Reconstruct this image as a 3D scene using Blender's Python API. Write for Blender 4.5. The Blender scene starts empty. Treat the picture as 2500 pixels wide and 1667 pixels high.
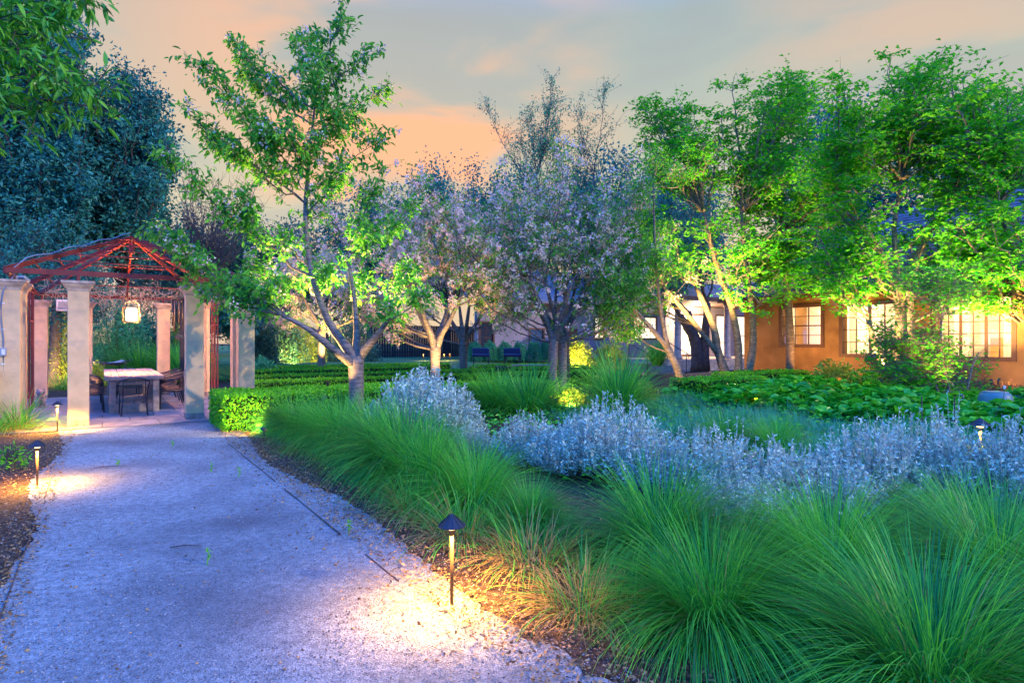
import bpy, math
import numpy as np
S = bpy.context.scene
rng = np.random.default_rng(11)
R = math.radians
# ------------------------------------------------------------------ camera
FP, EYE = 1500.0, 1.54            # focal length in pixels of the 2500 px wide photograph, eye height
cam = bpy.data.cameras.new('camera'); cam.lens = 21.6; cam.sensor_width = 36; cam.clip_end = 2000; cam.clip_start = 0.05
co = bpy.data.objects.new('camera', cam); S.collection.objects.link(co)
co.location = (0, 0, EYE); co.rotation_euler = (R(90), 0, 0); S.camera = co
# ------------------------------------------------------------------ view
S.view_settings.view_transform = 'Standard'; S.view_settings.look = 'None'
S.view_settings.exposure = 0.12; S.view_settings.gamma = 1.0; S.view_settings.use_curve_mapping = False
S.render.engine = 'CYCLES'
S.cycles.use_denoising = True
S.cycles.max_bounces = 6; S.cycles.diffuse_bounces = 3; S.cycles.glossy_bounces = 2
S.cycles.transmission_bounces = 3; S.cycles.transparent_max_bounces = 6
S.cycles.sample_clamp_indirect = 6; S.cycles.caustics_reflective = False; S.cycles.caustics_refractive = False
# ------------------------------------------------------------------ world: sunset side in front, blue hour overhead and behind
world = bpy.data.worlds.new('World'); S.world = world; world.use_nodes = True
wn, wl = world.node_tree.nodes, world.node_tree.links
wn.clear()
def wnode(t, **kw):
    n = wn.new(t)
    for k, v in kw.items(): setattr(n, k, v)
    return n
def wmap(src, a, b, c=0.0, d=1.0):
    n = wnode('ShaderNodeMapRange', interpolation_type='SMOOTHSTEP')
    wl.new(src, n.inputs[0])
    for i, q in enumerate((a, b, c, d)): n.inputs[i + 1].default_value = q
    return n.outputs[0]
def wmath(op, a, b):
    n = wnode('ShaderNodeMath', operation=op)
    for i, q in enumerate((a, b)):
        if isinstance(q, (int, float)): n.inputs[i].default_value = q
        else: wl.new(q, n.inputs[i])
    return n.outputs[0]
def wramp(src, stops):
    n = wnode('ShaderNodeValToRGB'); wl.new(src, n.inputs[0]); cr = n.color_ramp
    while len(cr.elements) < len(stops): cr.elements.new(0.5)
    for e, (p, c) in zip(cr.elements, stops): e.position = p; e.color = (*c, 1)
    return n.outputs[0]
def wmix(f, a, b):
    n = wnode('ShaderNodeMix', data_type='RGBA'); n.clamp_factor = True
    if isinstance(f, float): n.inputs[0].default_value = f
    else: wl.new(f, n.inputs[0])
    for i, q in ((6, a), (7, b)):
        if isinstance(q, tuple): n.inputs[i].default_value = (*q, 1)
        else: wl.new(q, n.inputs[i])
    return n.outputs[2]
tc = wnode('ShaderNodeTexCoord'); sp = wnode('ShaderNodeSeparateXYZ'); wl.new(tc.outputs['Generated'], sp.inputs[0])
X_, Y_, Z_ = sp.outputs
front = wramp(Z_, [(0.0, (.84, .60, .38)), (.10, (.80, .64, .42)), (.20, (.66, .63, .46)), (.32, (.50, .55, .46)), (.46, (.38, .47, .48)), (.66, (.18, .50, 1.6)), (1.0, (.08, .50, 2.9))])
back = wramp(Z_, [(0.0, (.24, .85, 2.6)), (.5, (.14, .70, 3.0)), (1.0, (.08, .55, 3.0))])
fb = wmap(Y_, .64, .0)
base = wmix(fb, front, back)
# cloud streaks
mp = wnode('ShaderNodeMapping'); wl.new(tc.outputs['Generated'], mp.inputs[0])
mp.inputs['Scale'].default_value = (1.6, 1.2, 5.2); mp.inputs['Rotation'].default_value = (0, R(-14), 0)
nz = wnode('ShaderNodeTexNoise'); wl.new(mp.outputs[0], nz.inputs[0])
nz.inputs['Scale'].default_value = 1.7; nz.inputs['Detail'].default_value = 5; nz.inputs['Roughness'].default_value = .45; nz.inputs['Distortion'].default_value = .5
streak = wmap(nz.outputs[0], .43, .60)
def bump(px, py, r):
    d = np.array([(px - 1250) / FP, 1, (833 - py) / FP]); d /= np.linalg.norm(d)
    n = wnode('ShaderNodeVectorMath', operation='DISTANCE'); wl.new(tc.outputs['Generated'], n.inputs[0]); n.inputs[1].default_value = tuple(d)
    return wmap(n.outputs['Value'], r, 0.0)
b1 = bump(1120, 290, .34); b2 = bump(640, 70, .36); b3 = bump(2250, 110, .34); b4 = bump(930, 440, .22)
bs = wmath('ADD', wmath('ADD', wmath('ADD', b1, b4), wmath('MULTIPLY', b2, .58)), wmath('MULTIPLY', b3, .35))
f_cloud = wmath('MULTIPLY', bs, wmath('ADD', wmath('MULTIPLY', streak, 1.0), .10))
f_cloud = wmath('MULTIPLY', f_cloud, wmath('SUBTRACT', 1.0, fb))
skyc = wmix(f_cloud, base, (1.04, .53, .30))
greyc = wmap(nz.outputs[0], .54, .38, 0, .35)
skyc = wmix(wmath('MULTIPLY', greyc, wmath('SUBTRACT', 1.0, fb)), skyc, (.40, .40, .42))
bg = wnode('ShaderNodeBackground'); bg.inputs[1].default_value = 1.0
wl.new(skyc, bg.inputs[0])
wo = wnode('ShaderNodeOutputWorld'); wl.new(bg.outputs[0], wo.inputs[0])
# low dusk light from the right that throws the leaf shadows on the piers
sl = bpy.data.lights.new('sun', 'SUN'); sl.energy = 2.0; sl.angle = R(1.0); sl.color = (1.0, .80, .58)
so = bpy.data.objects.new('sun', sl); S.collection.objects.link(so)
from mathutils import Vector
so.rotation_euler = Vector((-.86, .42, -.42)).to_track_quat('-Z', 'Y').to_euler()

# ------------------------------------------------------------------ coordinates measured from the photograph
def W(px, py, Y): return np.array([(px - 1250) / FP * Y, Y, EYE - (py - 833.5) / FP * Y])
def G(px, py, z=0.0):
    Y = (EYE - z) * FP / (py - 833.5); return np.array([(px - 1250) / FP * Y, Y, z])
def at(px, Y, z=0.0): return np.array([(px - 1250) / FP * Y, Y, z])
uh = np.array([-.555, .832, 0]); vh = np.array([.832, .555, 0]); ROT = math.atan2(.555, .832)
def UV(U, V, z=0.0): return U * uh + V * vh + np.array([0, 0, z])

# ------------------------------------------------------------------ object helpers
def props(o, label=None, cat=None, group=None, kind=None):
    if label: o['label'] = label
    if cat: o['category'] = cat
    if group: o['group'] = group
    if kind: o['kind'] = kind
    return o
def empty(name, loc=(0, 0, 0), rz=0.0, label=None, cat=None, group=None, scale=1.0):
    o = bpy.data.objects.new(name, None); S.collection.objects.link(o)
    o.location = tuple(loc); o.rotation_euler = (0, 0, rz); o.empty_display_size = .1; o.scale = (scale,) * 3
    return props(o, label, cat, group)
def link(name, me, parent=None, loc=None, rot=None, scale=None):
    o = bpy.data.objects.new(name, me); S.collection.objects.link(o)
    if parent is not None: o.parent = parent
    if loc is not None: o.location = tuple(loc)
    if rot is not None: o.rotation_euler = rot
    if scale is not None: o.scale = scale if hasattr(scale, '__len__') else (scale,) * 3
    return o
def dup(o, loc, rz, label=None, scale=1.0, sz=None):
    def cp(s, par):
        c = s.copy(); S.collection.objects.link(c); c.parent = par
        for ch in list(s.children): cp(ch, c)
        return c
    c = cp(o, None); c.location = tuple(loc); c.rotation_euler = (0, 0, rz); c.scale = (scale, scale, sz or scale)
    if label: c['label'] = label
    return c
def nrm(a):
    return a / np.maximum(np.linalg.norm(a, axis=-1, keepdims=True), 1e-9)
class MB:
    def __init__(s): s.v = []; s.f = []; s.m = []; s.t = []; s.n = 0
    def add(s, V, F, mi=0, tint=0.5):
        V = np.asarray(V, dtype=np.float64).reshape(-1, 3)
        if isinstance(F, list) and len({len(f) for f in F}) > 1:
            for k_ in {len(f) for f in F}:
                g = np.array([f for f in F if len(f) == k_]); s.f.append(g + s.n); s.m.append(np.full(len(g), mi))
            F = np.zeros((0, 3), dtype=np.int64)
        F = np.asarray(F, dtype=np.int64)
        s.v.append(V); s.f.append(F + s.n); s.m.append(np.full(len(F), mi))
        s.t.append(np.broadcast_to(np.asarray(tint, float), (len(V),)).copy()); s.n += len(V); return s
    def box(s, c, d, rz=0.0, mi=0, tint=.5, taper=1.0):
        x, y, z = np.array(d) / 2
        P = np.array([[-x, -y, -z], [x, -y, -z], [x, y, -z], [-x, y, -z], [-x * taper, -y * taper, z], [x * taper, -y * taper, z], [x * taper, y * taper, z], [-x * taper, y * taper, z]])
        ca, sa = math.cos(rz), math.sin(rz)
        P = P @ np.array([[ca, sa, 0], [-sa, ca, 0], [0, 0, 1]]) + np.array(c)
        return s.add(P, [[0, 3, 2, 1], [4, 5, 6, 7], [0, 1, 5, 4], [1, 2, 6, 5], [2, 3, 7, 6], [3, 0, 4, 7]], mi, tint)
    def bar(s, p, q, w, h, mi=0, tint=.5):
        p, q = np.array(p, float), np.array(q, float); t = nrm(q - p)
        ref = np.array([0, 0, 1.]) if abs(t[2]) < .95 else np.array([1., 0, 0])
        a = nrm(np.cross(t, ref)); b = np.cross(a, t)
        V = [r + a * i * w / 2 + b * j * h / 2 for r in (p, q) for i, j in ((-1, -1), (1, -1), (1, 1), (-1, 1))]
        return s.add(V, [[0, 1, 2, 3], [7, 6, 5, 4], [0, 4, 5, 1], [1, 5, 6, 2], [2, 6, 7, 3], [3, 7, 4, 0]], mi, tint)
    def tubes(s, P, Rr, sides=5, mi=0, tint=.5):
        """P n,k,3 ; Rr n,k"""
        P = np.asarray(P, float); n, k, _ = P.shape; Rr = np.broadcast_to(np.asarray(Rr, float), (n, k))
        T = nrm(np.gradient(P, axis=1)); ov = nrm(P[:, -1] - P[:, 0])
        ref = np.where(np.abs(ov[:, 2:3]) < .85, np.array([[0, 0, 1.]]), np.array([[1., .2, 0]]))[:, None, :]
        a = nrm(np.cross(T, np.broadcast_to(ref, T.shape))); b = np.cross(T, a)
        an = np.arange(sides) / sides * 2 * np.pi
        ring = P[:, :, None] + Rr[:, :, None, None] * (a[:, :, None] * np.cos(an)[None, None, :, None] + b[:, :, None] * np.sin(an)[None, None, :, None])
        idx = np.arange(n * k * sides).reshape(n, k, sides)
        q = np.stack([idx[:, :-1], idx[:, 1:], np.roll(idx[:, 1:], -1, 2), np.roll(idx[:, :-1], -1, 2)], -1).reshape(-1, 4)
        t = tint if np.ndim(tint) == 0 else np.repeat(tint, k * sides)
        s.add(ring.reshape(-1, 3), q, mi, t)
        return s
    def tube(s, pts, r, sides=8, mi=0, tint=.5, cap=True):
        P = np.array([pts], float); k = P.shape[1]; rr = np.broadcast_to(np.asarray(r, float), (k,))
        n0 = s.n; s.tubes(P, rr[None], sides, mi, tint)
        if cap:
            s.f.append(np.array([[n0 + i for i in range(sides)]])); s.m.append(np.array([mi]))
            e = n0 + (k - 1) * sides
            s.f.append(np.array([[e + i for i in reversed(range(sides))]])); s.m.append(np.array([mi]))
        return s
    def lathe(s, prof, c=(0, 0, 0), sides=16, mi=0, tint=.5):
        an = np.arange(sides) / sides * 2 * np.pi; c = np.array(c, float)
        V = np.array([[r * math.cos(t), r * math.sin(t), z] for r, z in prof for t in an]) + c
        idx = np.arange(len(prof) * sides).reshape(len(prof), sides)
        q = np.stack([idx[:-1], np.roll(idx[:-1], -1, 1), np.roll(idx[1:], -1, 1), idx[1:]], -1).reshape(-1, 4)
        return s.add(V, q, mi, tint)
    def leaves(s, P, D, N, L, Wd, mi=0, tint=.5, fold=.22, droop=.0):
        """diamond leaves folded on the midrib"""
        P = np.asarray(P, float); n = len(P)
        D = nrm(D); N = nrm(N - (N * D).sum(-1, keepdims=True) * D); B = np.cross(D, N)
        L = np.broadcast_to(L, (n,))[:, None]; Wd = np.broadcast_to(Wd, (n,))[:, None]
        mid = P + D * L * .45
        a = mid + B * Wd * .5 + N * Wd * fold; b = mid - B * Wd * .5 + N * Wd * fold
        tip = P + D * L - N * L * droop
        V = np.stack([P, a, tip, b], 1).reshape(-1, 3)
        i = (np.arange(n) * 4)[:, None]
        F = np.concatenate([i + [0, 1, 2], i + [0, 2, 3]], 0)
        t = np.repeat(tint, 4) if np.ndim(tint) else tint
        return s.add(V, F, mi, t)
    def lance(s, P, D, N, L, Wd, mi=0, tint=.5, fold=.2, droop=.18):
        """eight-point pointed leaves with a midrib and a drooping tip"""
        P = np.asarray(P, float); n = len(P)
        D = nrm(D); N = nrm(N - (N * D).sum(-1, keepdims=True) * D); B = np.cross(D, N)
        L = np.broadcast_to(L, (n,))[:, None]; Wd = np.broadcast_to(Wd, (n,))[:, None]
        m1 = P + D * L * .32; m2 = P + D * L * .68 - N * L * droop * .35; tip = P + D * L * .98 - N * L * droop
        a1, b1 = m1 + B * Wd * .48 + N * Wd * fold, m1 - B * Wd * .48 + N * Wd * fold; a2, b2 = m2 + B * Wd * .38 + N * Wd * fold * .8, m2 - B * Wd * .38 + N * Wd * fold * .8
        V = np.stack([P, a1, a2, tip, b2, b1, m1, m2], 1).reshape(-1, 3); i = (np.arange(n) * 8)[:, None]; t = np.repeat(tint, 8) if np.ndim(tint) else tint
        n0 = s.n; s.add(V, np.concatenate([i + [0, 1, 6], i + [2, 3, 7], i + [3, 4, 7], i + [0, 6, 5]], 0), mi, t)
        s.f.append(np.concatenate([i + [1, 2, 7, 6], i + [5, 6, 7, 4]], 0) + n0); s.m.append(np.full(2 * n, mi)); return s
    def blades(s, P, D, L, Wd, bend, k=5, mi=0, tint=.5, twist=None):
        """grass blades: P roots, D start directions, arching down by bend (n,)"""
        n = len(P); D = nrm(D); out = D.copy(); out[:, 2] = 0; out = nrm(out + rng.normal(0, 1e-3, out.shape) * [1, 1, 0])
        side = np.stack([-out[:, 1], out[:, 0], np.zeros(n)], 1)
        if twist is not None: side = nrm(side + twist * rng.normal(0, 1, (n, 3)))
        pts = [P]; ang0 = np.arcsin(np.clip(D[:, 2], -1, 1)); cur = P
        for j in range(1, k):
            f = (j - .5) / (k - 1); a = ang0 - bend * f ** 1.25
            cur = cur + (out * np.cos(a)[:, None] + np.array([0, 0, 1.]) * np.sin(a)[:, None]) * (L / (k - 1))[:, None]
            pts.append(cur)
        Q = np.stack(pts, 1)
        w = (np.broadcast_to(Wd, (n,))[:, None] * np.array([.75] + [1.] * (k - 3) + [.7, .12]))[:, :, None]
        V = np.stack([Q - side[:, None] * w / 2, Q + side[:, None] * w / 2], 2).reshape(-1, 3)
        idx = np.arange(n * k * 2).reshape(n, k, 2)
        F = np.stack([idx[:, :-1, 0], idx[:, :-1, 1], idx[:, 1:, 1], idx[:, 1:, 0]], -1).reshape(-1, 4)
        t = np.repeat(tint, k * 2) if np.ndim(tint) else tint
        return s.add(V, F, mi, t)
    def mesh(s, name, mats, smooth=False):
        me = bpy.data.meshes.new(name); V = np.concatenate(s.v)
        me.vertices.add(len(V)); me.vertices.foreach_set('co', V.ravel())
        sizes = np.concatenate([np.full(len(f), f.shape[1]) for f in s.f]); loops = np.concatenate([f.ravel() for f in s.f])
        me.loops.add(len(loops)); me.loops.foreach_set('vertex_index', loops.astype(np.int32))
        st = np.concatenate([[0], np.cumsum(sizes)[:-1]])
        me.polygons.add(len(sizes)); me.polygons.foreach_set('loop_start', st.astype(np.int32))
        me.update(calc_edges=True)
        for m in (mats if isinstance(mats, (list, tuple)) else [mats]): me.materials.append(m)
        me.polygons.foreach_set('material_index', np.concatenate(s.m).astype(np.int32))
        me.polygons.foreach_set('use_smooth', np.full(len(sizes), bool(smooth)))
        at_ = me.attributes.new('tint', 'FLOAT', 'POINT'); at_.data.foreach_set('value', np.concatenate(s.t).astype(np.float32))
        return me
    def obj(s, name, mats, parent=None, smooth=False, loc=None, **kw):
        return props(link(name, s.mesh(name, mats, smooth), parent, loc), **kw)
def icopts(name, m, mats, parent): pass
def bevel(o, w=.01, seg=2):
    b = o.modifiers.new('bevel', 'BEVEL'); b.width = w; b.segments = seg; b.limit_method = 'ANGLE'; return o

# ------------------------------------------------------------------ materials
def mat(name, c1, c2=None, rough=.7, noise=0.0, nscale=8.0, bump=0.0, bscale=40.0, trans=0.0, metal=0.0, spec=.4, emit=None, estr=0.0, coords='Object', detail=4, stain=None, speck=None, nvec=None):
    m = bpy.data.materials.new(name); m.use_nodes = True; nt = m.node_tree; n, l = nt.nodes, nt.links
    p = n['Principled BSDF']; out = n['Material Output']
    c2 = c2 or c1
    at_ = n.new('ShaderNodeAttribute'); at_.attribute_name = 'tint'
    mx = n.new('ShaderNodeMix'); mx.data_type = 'RGBA'; l.new(at_.outputs['Fac'], mx.inputs[0])
    mx.inputs[6].default_value = (*c1, 1); mx.inputs[7].default_value = (*c2, 1); col = mx.outputs[2]
    tc_ = n.new('ShaderNodeTexCoord')
    if noise:
        tx = n.new('ShaderNodeTexNoise'); l.new(tc_.outputs[coords], tx.inputs[0])
        if nvec:
            mv = n.new('ShaderNodeMapping'); mv.inputs['Scale'].default_value = nvec; l.new(tc_.outputs[coords], mv.inputs[0]); l.new(mv.outputs[0], tx.inputs[0])
        tx.inputs['Scale'].default_value = nscale; tx.inputs['Detail'].default_value = detail
        mr = n.new('ShaderNodeMapRange'); l.new(tx.outputs[0], mr.inputs[0]); mr.inputs[1].default_value = .3; mr.inputs[2].default_value = .7
        mr.inputs[3].default_value = 1 - noise; mr.inputs[4].default_value = 1 + noise
        vm = n.new('ShaderNodeVectorMath'); vm.operation = 'SCALE'; l.new(col, vm.inputs[0]); l.new(mr.outputs[0], vm.inputs['Scale']); col = vm.outputs[0]
    if stain:   # (colour, scale, low, high)
        tx = n.new('ShaderNodeTexNoise'); l.new(tc_.outputs[coords], tx.inputs[0]); tx.inputs['Scale'].default_value = stain[1]; tx.inputs['Detail'].default_value = 6
        mr = n.new('ShaderNodeMapRange'); l.new(tx.outputs[0], mr.inputs[0]); mr.inputs[1].default_value = stain[2]; mr.inputs[2].default_value = stain[3]
        m2 = n.new('ShaderNodeMix'); m2.data_type = 'RGBA'; l.new(mr.outputs[0], m2.inputs[0]); l.new(col, m2.inputs[6]); m2.inputs[7].default_value = (*stain[0], 1); col = m2.outputs[2]
    if speck:   # granules: per-cell colour variation (scale, low, high)
        vo_ = n.new('ShaderNodeTexVoronoi'); l.new(tc_.outputs[coords], vo_.inputs[0]); vo_.inputs['Scale'].default_value = speck[0]
        sx_ = n.new('ShaderNodeSeparateColor'); l.new(vo_.outputs['Color'], sx_.inputs[0])
        mr = n.new('ShaderNodeMapRange'); l.new(sx_.outputs[0], mr.inputs[0]); mr.inputs[3].default_value = speck[1]; mr.inputs[4].default_value = speck[2]
        vm = n.new('ShaderNodeVectorMath'); vm.operation = 'SCALE'; l.new(col, vm.inputs[0]); l.new(mr.outputs[0], vm.inputs['Scale']); col = vm.outputs[0]
    l.new(col, p.inputs['Base Color'])
    p.inputs['Roughness'].default_value = rough; p.inputs['Metallic'].default_value = metal; p.inputs['Specular IOR Level'].default_value = spec
    if bump:
        tx = n.new('ShaderNodeTexNoise'); l.new(tc_.outputs[coords], tx.inputs[0]); tx.inputs['Scale'].default_value = bscale; tx.inputs['Detail'].default_value = 6
        b = n.new('ShaderNodeBump'); b.inputs['Strength'].default_value = bump; b.inputs['Distance'].default_value = .02; l.new(tx.outputs[0], b.inputs['Height']); l.new(b.outputs[0], p.inputs['Normal'])
    if trans:
        t = n.new('ShaderNodeBsdfTranslucent'); l.new(col, t.inputs[0]); ms = n.new('ShaderNodeMixShader'); ms.inputs[0].default_value = trans
        l.new(p.outputs[0], ms.inputs[1]); l.new(t.outputs[0], ms.inputs[2]); l.new(ms.outputs[0], out.inputs[0])
    if emit:
        p.inputs['Emission Color'].default_value = (*emit, 1); p.inputs['Emission Strength'].default_value = estr
    return m
M = {}
M['gravel'] = mat('gravel', (.37, .385, .37), rough=.95, noise=.30, nscale=20, bump=1.0, bscale=90, spec=.15, detail=8, stain=((.17, .165, .165), .7, .42, .70), speck=(170, .6, 1.35))
M['pebble'] = mat('pebble', (.10, .09, .09), (.50, .46, .42), rough=.8, spec=.3)
M['soil'] = mat('soil', (.09, .055, .035), rough=.95, noise=.6, nscale=14, bump=1.0, bscale=30, spec=.15)
M['chip'] = mat('bark chip', (.09, .045, .02), (.66, .38, .15), rough=.85, spec=.25)
M['lawn'] = mat('lawn', (.08, .20, .07), rough=.9, noise=.4, nscale=6, bump=.8, bscale=60, spec=.2)
M['stucco'] = mat('pier stucco', (.70, .47, .25), rough=.9, noise=.16, nscale=3.2, bump=.25, bscale=30, spec=.2, stain=((.33, .24, .21), 2.3, .56, .82))
M['cap'] = mat('capital stone', (.47, .36, .28), rough=.9, noise=.3, nscale=7, bump=.35, bscale=26, spec=.2, stain=((.22, .18, .17), 4, .52, .75))
M['foot'] = mat('dark pier foot', (.30, .22, .18), rough=.95, noise=.5, nscale=9, bump=.6, bscale=30, spec=.2)  # darker and more mottled than the shaft stucco above it
M['red'] = mat('red painted steel', (.20, .028, .018), rough=.5, noise=.25, nscale=5, bump=.08, bscale=60, spec=.4)
M['slab'] = mat('bluestone slab', (.20, .18, .19), (.30, .26, .26), rough=.6, noise=.3, nscale=4, bump=.3, bscale=18, spec=.4)
M['joint'] = mat('slab joint', (.07, .06, .055), rough=.95)
M['twig'] = mat('pale twig', (.22, .17, .14), (.36, .29, .23), rough=.7)
M['vine'] = mat('dry vine', (.36, .24, .14), (.62, .46, .30), rough=.85, spec=.2)
M['blackmetal'] = mat('black metal', (.025, .025, .032), rough=.38, spec=.5)
M['darkweave'] = mat('dark weave', (.04, .03, .03), (.07, .05, .045), rough=.6, spec=.4)
M['tile'] = mat('table tile', (.50, .32, .25), (.60, .42, .34), rough=.6, noise=.18, nscale=9, bump=.2, spec=.35)
M['wood'] = mat('weathered wood', (.34, .26, .20), (.42, .33, .26), rough=.8, noise=.25, nscale=12, bump=.4, bscale=25, spec=.25)
M['bronze'] = mat('lamp metal', (.05, .045, .05), rough=.42, metal=.3, spec=.5)
M['stake'] = mat('lamp stake', (.10, .06, .03), rough=.5, metal=.4)
M['rust'] = mat('rusty steel', (.14, .07, .045), rough=.8, noise=.4, nscale=20)
M['bulb'] = mat('lit frosted glass', (.9, .8, .6), emit=(1.0, .68, .28), estr=3.5)
M['lantern'] = mat('lit lantern lamp', (.9, .8, .6), emit=(1.0, .72, .34), estr=3.0)
M['cage'] = mat('lantern cage', (.30, .22, .12), rough=.4, metal=.4)
M['conduit'] = mat('grey cable', (.22, .24, .30), rough=.5)
M['box'] = mat('grey box', (.35, .36, .38), rough=.5)
M['white'] = mat('white plastic', (.75, .73, .70), rough=.5)
M['stone'] = mat('carved stone', (.28, .22, .21), rough=.9, noise=.4, nscale=14, bump=.6, bscale=30)
M['wall'] = mat('ochre stucco', (.25, .135, .055), rough=.92, noise=.35, nscale=1.3, bump=.5, bscale=16, spec=.15, stain=((.16, .08, .03), 1.7, .5, .8))
M['wall2'] = mat('grey stucco', (.30, .26, .29), rough=.92, noise=.1, nscale=1.6, bump=.2, bscale=16, spec=.15)
M['trim'] = mat('dark brown trim', (.10, .045, .03), rough=.6, noise=.2, nscale=20)
M['pane'] = mat('lit window pane', (.8, .7, .5), rough=.2, emit=(1.0, .84, .56), estr=1.3)
M['paned'] = mat('amber lit pane', (.8, .5, .2), rough=.2, emit=(1.0, .48, .12), estr=.75)
M['plaster'] = mat('cream plaster', (.80, .72, .58), rough=.9); M['amber'] = mat('amber cabinet', (.55, .26, .08), rough=.5, noise=.2, nscale=6); M['curtain'] = mat('cream curtain', (.80, .74, .62), rough=.9, trans=.5)
gm = bpy.data.materials.new('clear glass'); gm.use_nodes = True; gn = gm.node_tree.nodes; gl = gm.node_tree.links; gn.remove(gn['Principled BSDF'])
gt = gn.new('ShaderNodeBsdfTransparent'); gg = gn.new('ShaderNodeBsdfGlossy'); gg.inputs['Roughness'].default_value = .03; gx = gn.new('ShaderNodeMixShader'); gx.inputs[0].default_value = .07
gl.new(gt.outputs[0], gx.inputs[1]); gl.new(gg.outputs[0], gx.inputs[2]); gl.new(gx.outputs[0], gn['Material Output'].inputs[0]); M['glass'] = gm
M['panedark'] = mat('dark glass', (.03, .04, .06), rough=.08, spec=.7)
M['shingle'] = mat('slate shingle', (.09, .10, .12), (.17, .18, .20), rough=.7, noise=.2, nscale=8, spec=.4)
M['fence'] = mat('dark fence board', (.045, .025, .03), (.075, .04, .04), rough=.7, noise=.3, nscale=14, spec=.3)
M['barkc'] = mat('cherry bark', (.09, .06, .055), (.22, .165, .14), rough=.55, noise=.6, nscale=7, nvec=(1, 1, 7), bump=.5, bscale=18, spec=.35)
M['barkb'] = mat('pale bark', (.15, .10, .07), (.24, .17, .12), rough=.8, noise=.5, nscale=7, nvec=(1, 1, 3), bump=.5, bscale=22)
M['barkd'] = mat('dark bark', (.07, .055, .05), (.12, .09, .08), rough=.9, noise=.4, nscale=7, bump=.7, bscale=18)
def leafm(name, a, b, tr=.35, rough=.42, spec=.5): return mat(name, a, b, rough=rough, trans=tr, spec=spec)
M['cherry'] = leafm('cherry leaf', (.025, .30, .04), (.30, .72, .05), .45, .45, .3)
M['petal'] = leafm('pink petal', (.95, .56, .48), (1.0, .88, .74), .35, .6)
M['maple'] = leafm('maple leaf', (.02, .40, .02), (.26, .80, .02), .5, .5, .25)
M['oak'] = leafm('oak leaf', (.008, .11, .09), (.07, .38, .26), .2, .5, .3)
M['bay'] = leafm('bay leaf', (.03, .30, .03), (.26, .66, .03), .35, .35)
M['box_leaf'] = leafm('box leaf', (.03, .34, .005), (.30, .80, .01), .3, .45)
M['grass'] = leafm('grass blade', (.008, .26, .05), (.26, .84, .05), .4, .4, .35)
M['drygrass'] = leafm('dry grass blade', (.42, .26, .06), (.60, .46, .14), .3, .6)
M['silver'] = leafm('silver leaf', (.30, .40, .28), (.84, .96, .68), .08, .6, .25)
M['silverstem'] = mat('silver stem', (.42, .42, .38), rough=.8)
M['hosta'] = leafm('broad leaf', (.015, .38, .03), (.20, .76, .03), .3, .35)
M['conifer'] = leafm('conifer spray', (.03, .12, .08), (.08, .24, .13), .15)
M['yellowleaf'] = leafm('yellow green leaf', (.24, .40, .03), (.60, .64, .08), .35)
M['bluegreen'] = leafm('blue green leaf', (.03, .32, .14), (.12, .52, .22), .25)
M['redleaf'] = leafm('russet leaf', (.25, .10, .05), (.40, .25, .10), .3)
M['fabric'] = mat('pale cloth', (.62, .60, .68), rough=.9, noise=.15, nscale=8)
M['navy'] = mat('dark blue cover', (.03, .04, .09), rough=.6)
M['bin'] = mat('grey green shell', (.14, .24, .22), rough=.45)
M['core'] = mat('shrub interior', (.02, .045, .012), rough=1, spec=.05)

# ------------------------------------------------------------------ lamps
def lamp(kind, name, loc, energy, color=(1, .62, .26), target=None, angle=120, blend=.6, radius=.03, parent=None):
    d = bpy.data.lights.new(name, kind); d.energy = energy; d.color = color; d.shadow_soft_size = radius
    if kind == 'SPOT': d.spot_size = R(angle); d.spot_blend = blend
    o = bpy.data.objects.new(name, d); S.collection.objects.link(o); o.location = tuple(loc)
    if parent is not None: o.parent = parent
    if target is not None:
        o.rotation_euler = Vector(np.array(target, float) - np.array(loc, float)).to_track_quat('-Z', 'Y').to_euler()
    return o

# =================================================================== GROUND
def sheet(name, pts, z, m, kind='structure', label=None):
    mb = MB(); mb.add([[p[0], p[1], z] for p in pts], [list(range(len(pts)))])
    return mb.obj(name, m, kind=kind)
sheet('ground', [(-300, -60), (300, -60), (300, 400), (-300, 400)], 0.0, M['soil'])
# gravel path, edges uneven
Us = np.linspace(-4, 13.15, 260)
lf = -.55 + .09 * np.sin(Us * 1.3) + rng.normal(0, .022, 260); rt = 1.84 + .11 * np.sin(Us * 1.1 + 2) + rng.normal(0, .022, 260) + .16 * np.clip((4.0 - Us) / 2, 0, 1)
mb = MB(); n = len(Us); cols = 9
vv = np.array([[UV(U, a + (b - a) * j / (cols - 1), .012) for j in range(cols)] for U, a, b in zip(Us, lf, rt)]).reshape(-1, 3)
vv[:, 2] += .006 * np.sin(vv[:, 0] * 3.1) * np.sin(vv[:, 1] * 2.3)
idx = np.arange(n * cols).reshape(n, cols)
mb.add(vv, np.stack([idx[:-1, :-1], idx[:-1, 1:], idx[1:, 1:], idx[1:, :-1]], -1).reshape(-1, 4)).obj('gravel_path', M['gravel'], kind='structure', smooth=True)
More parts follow.
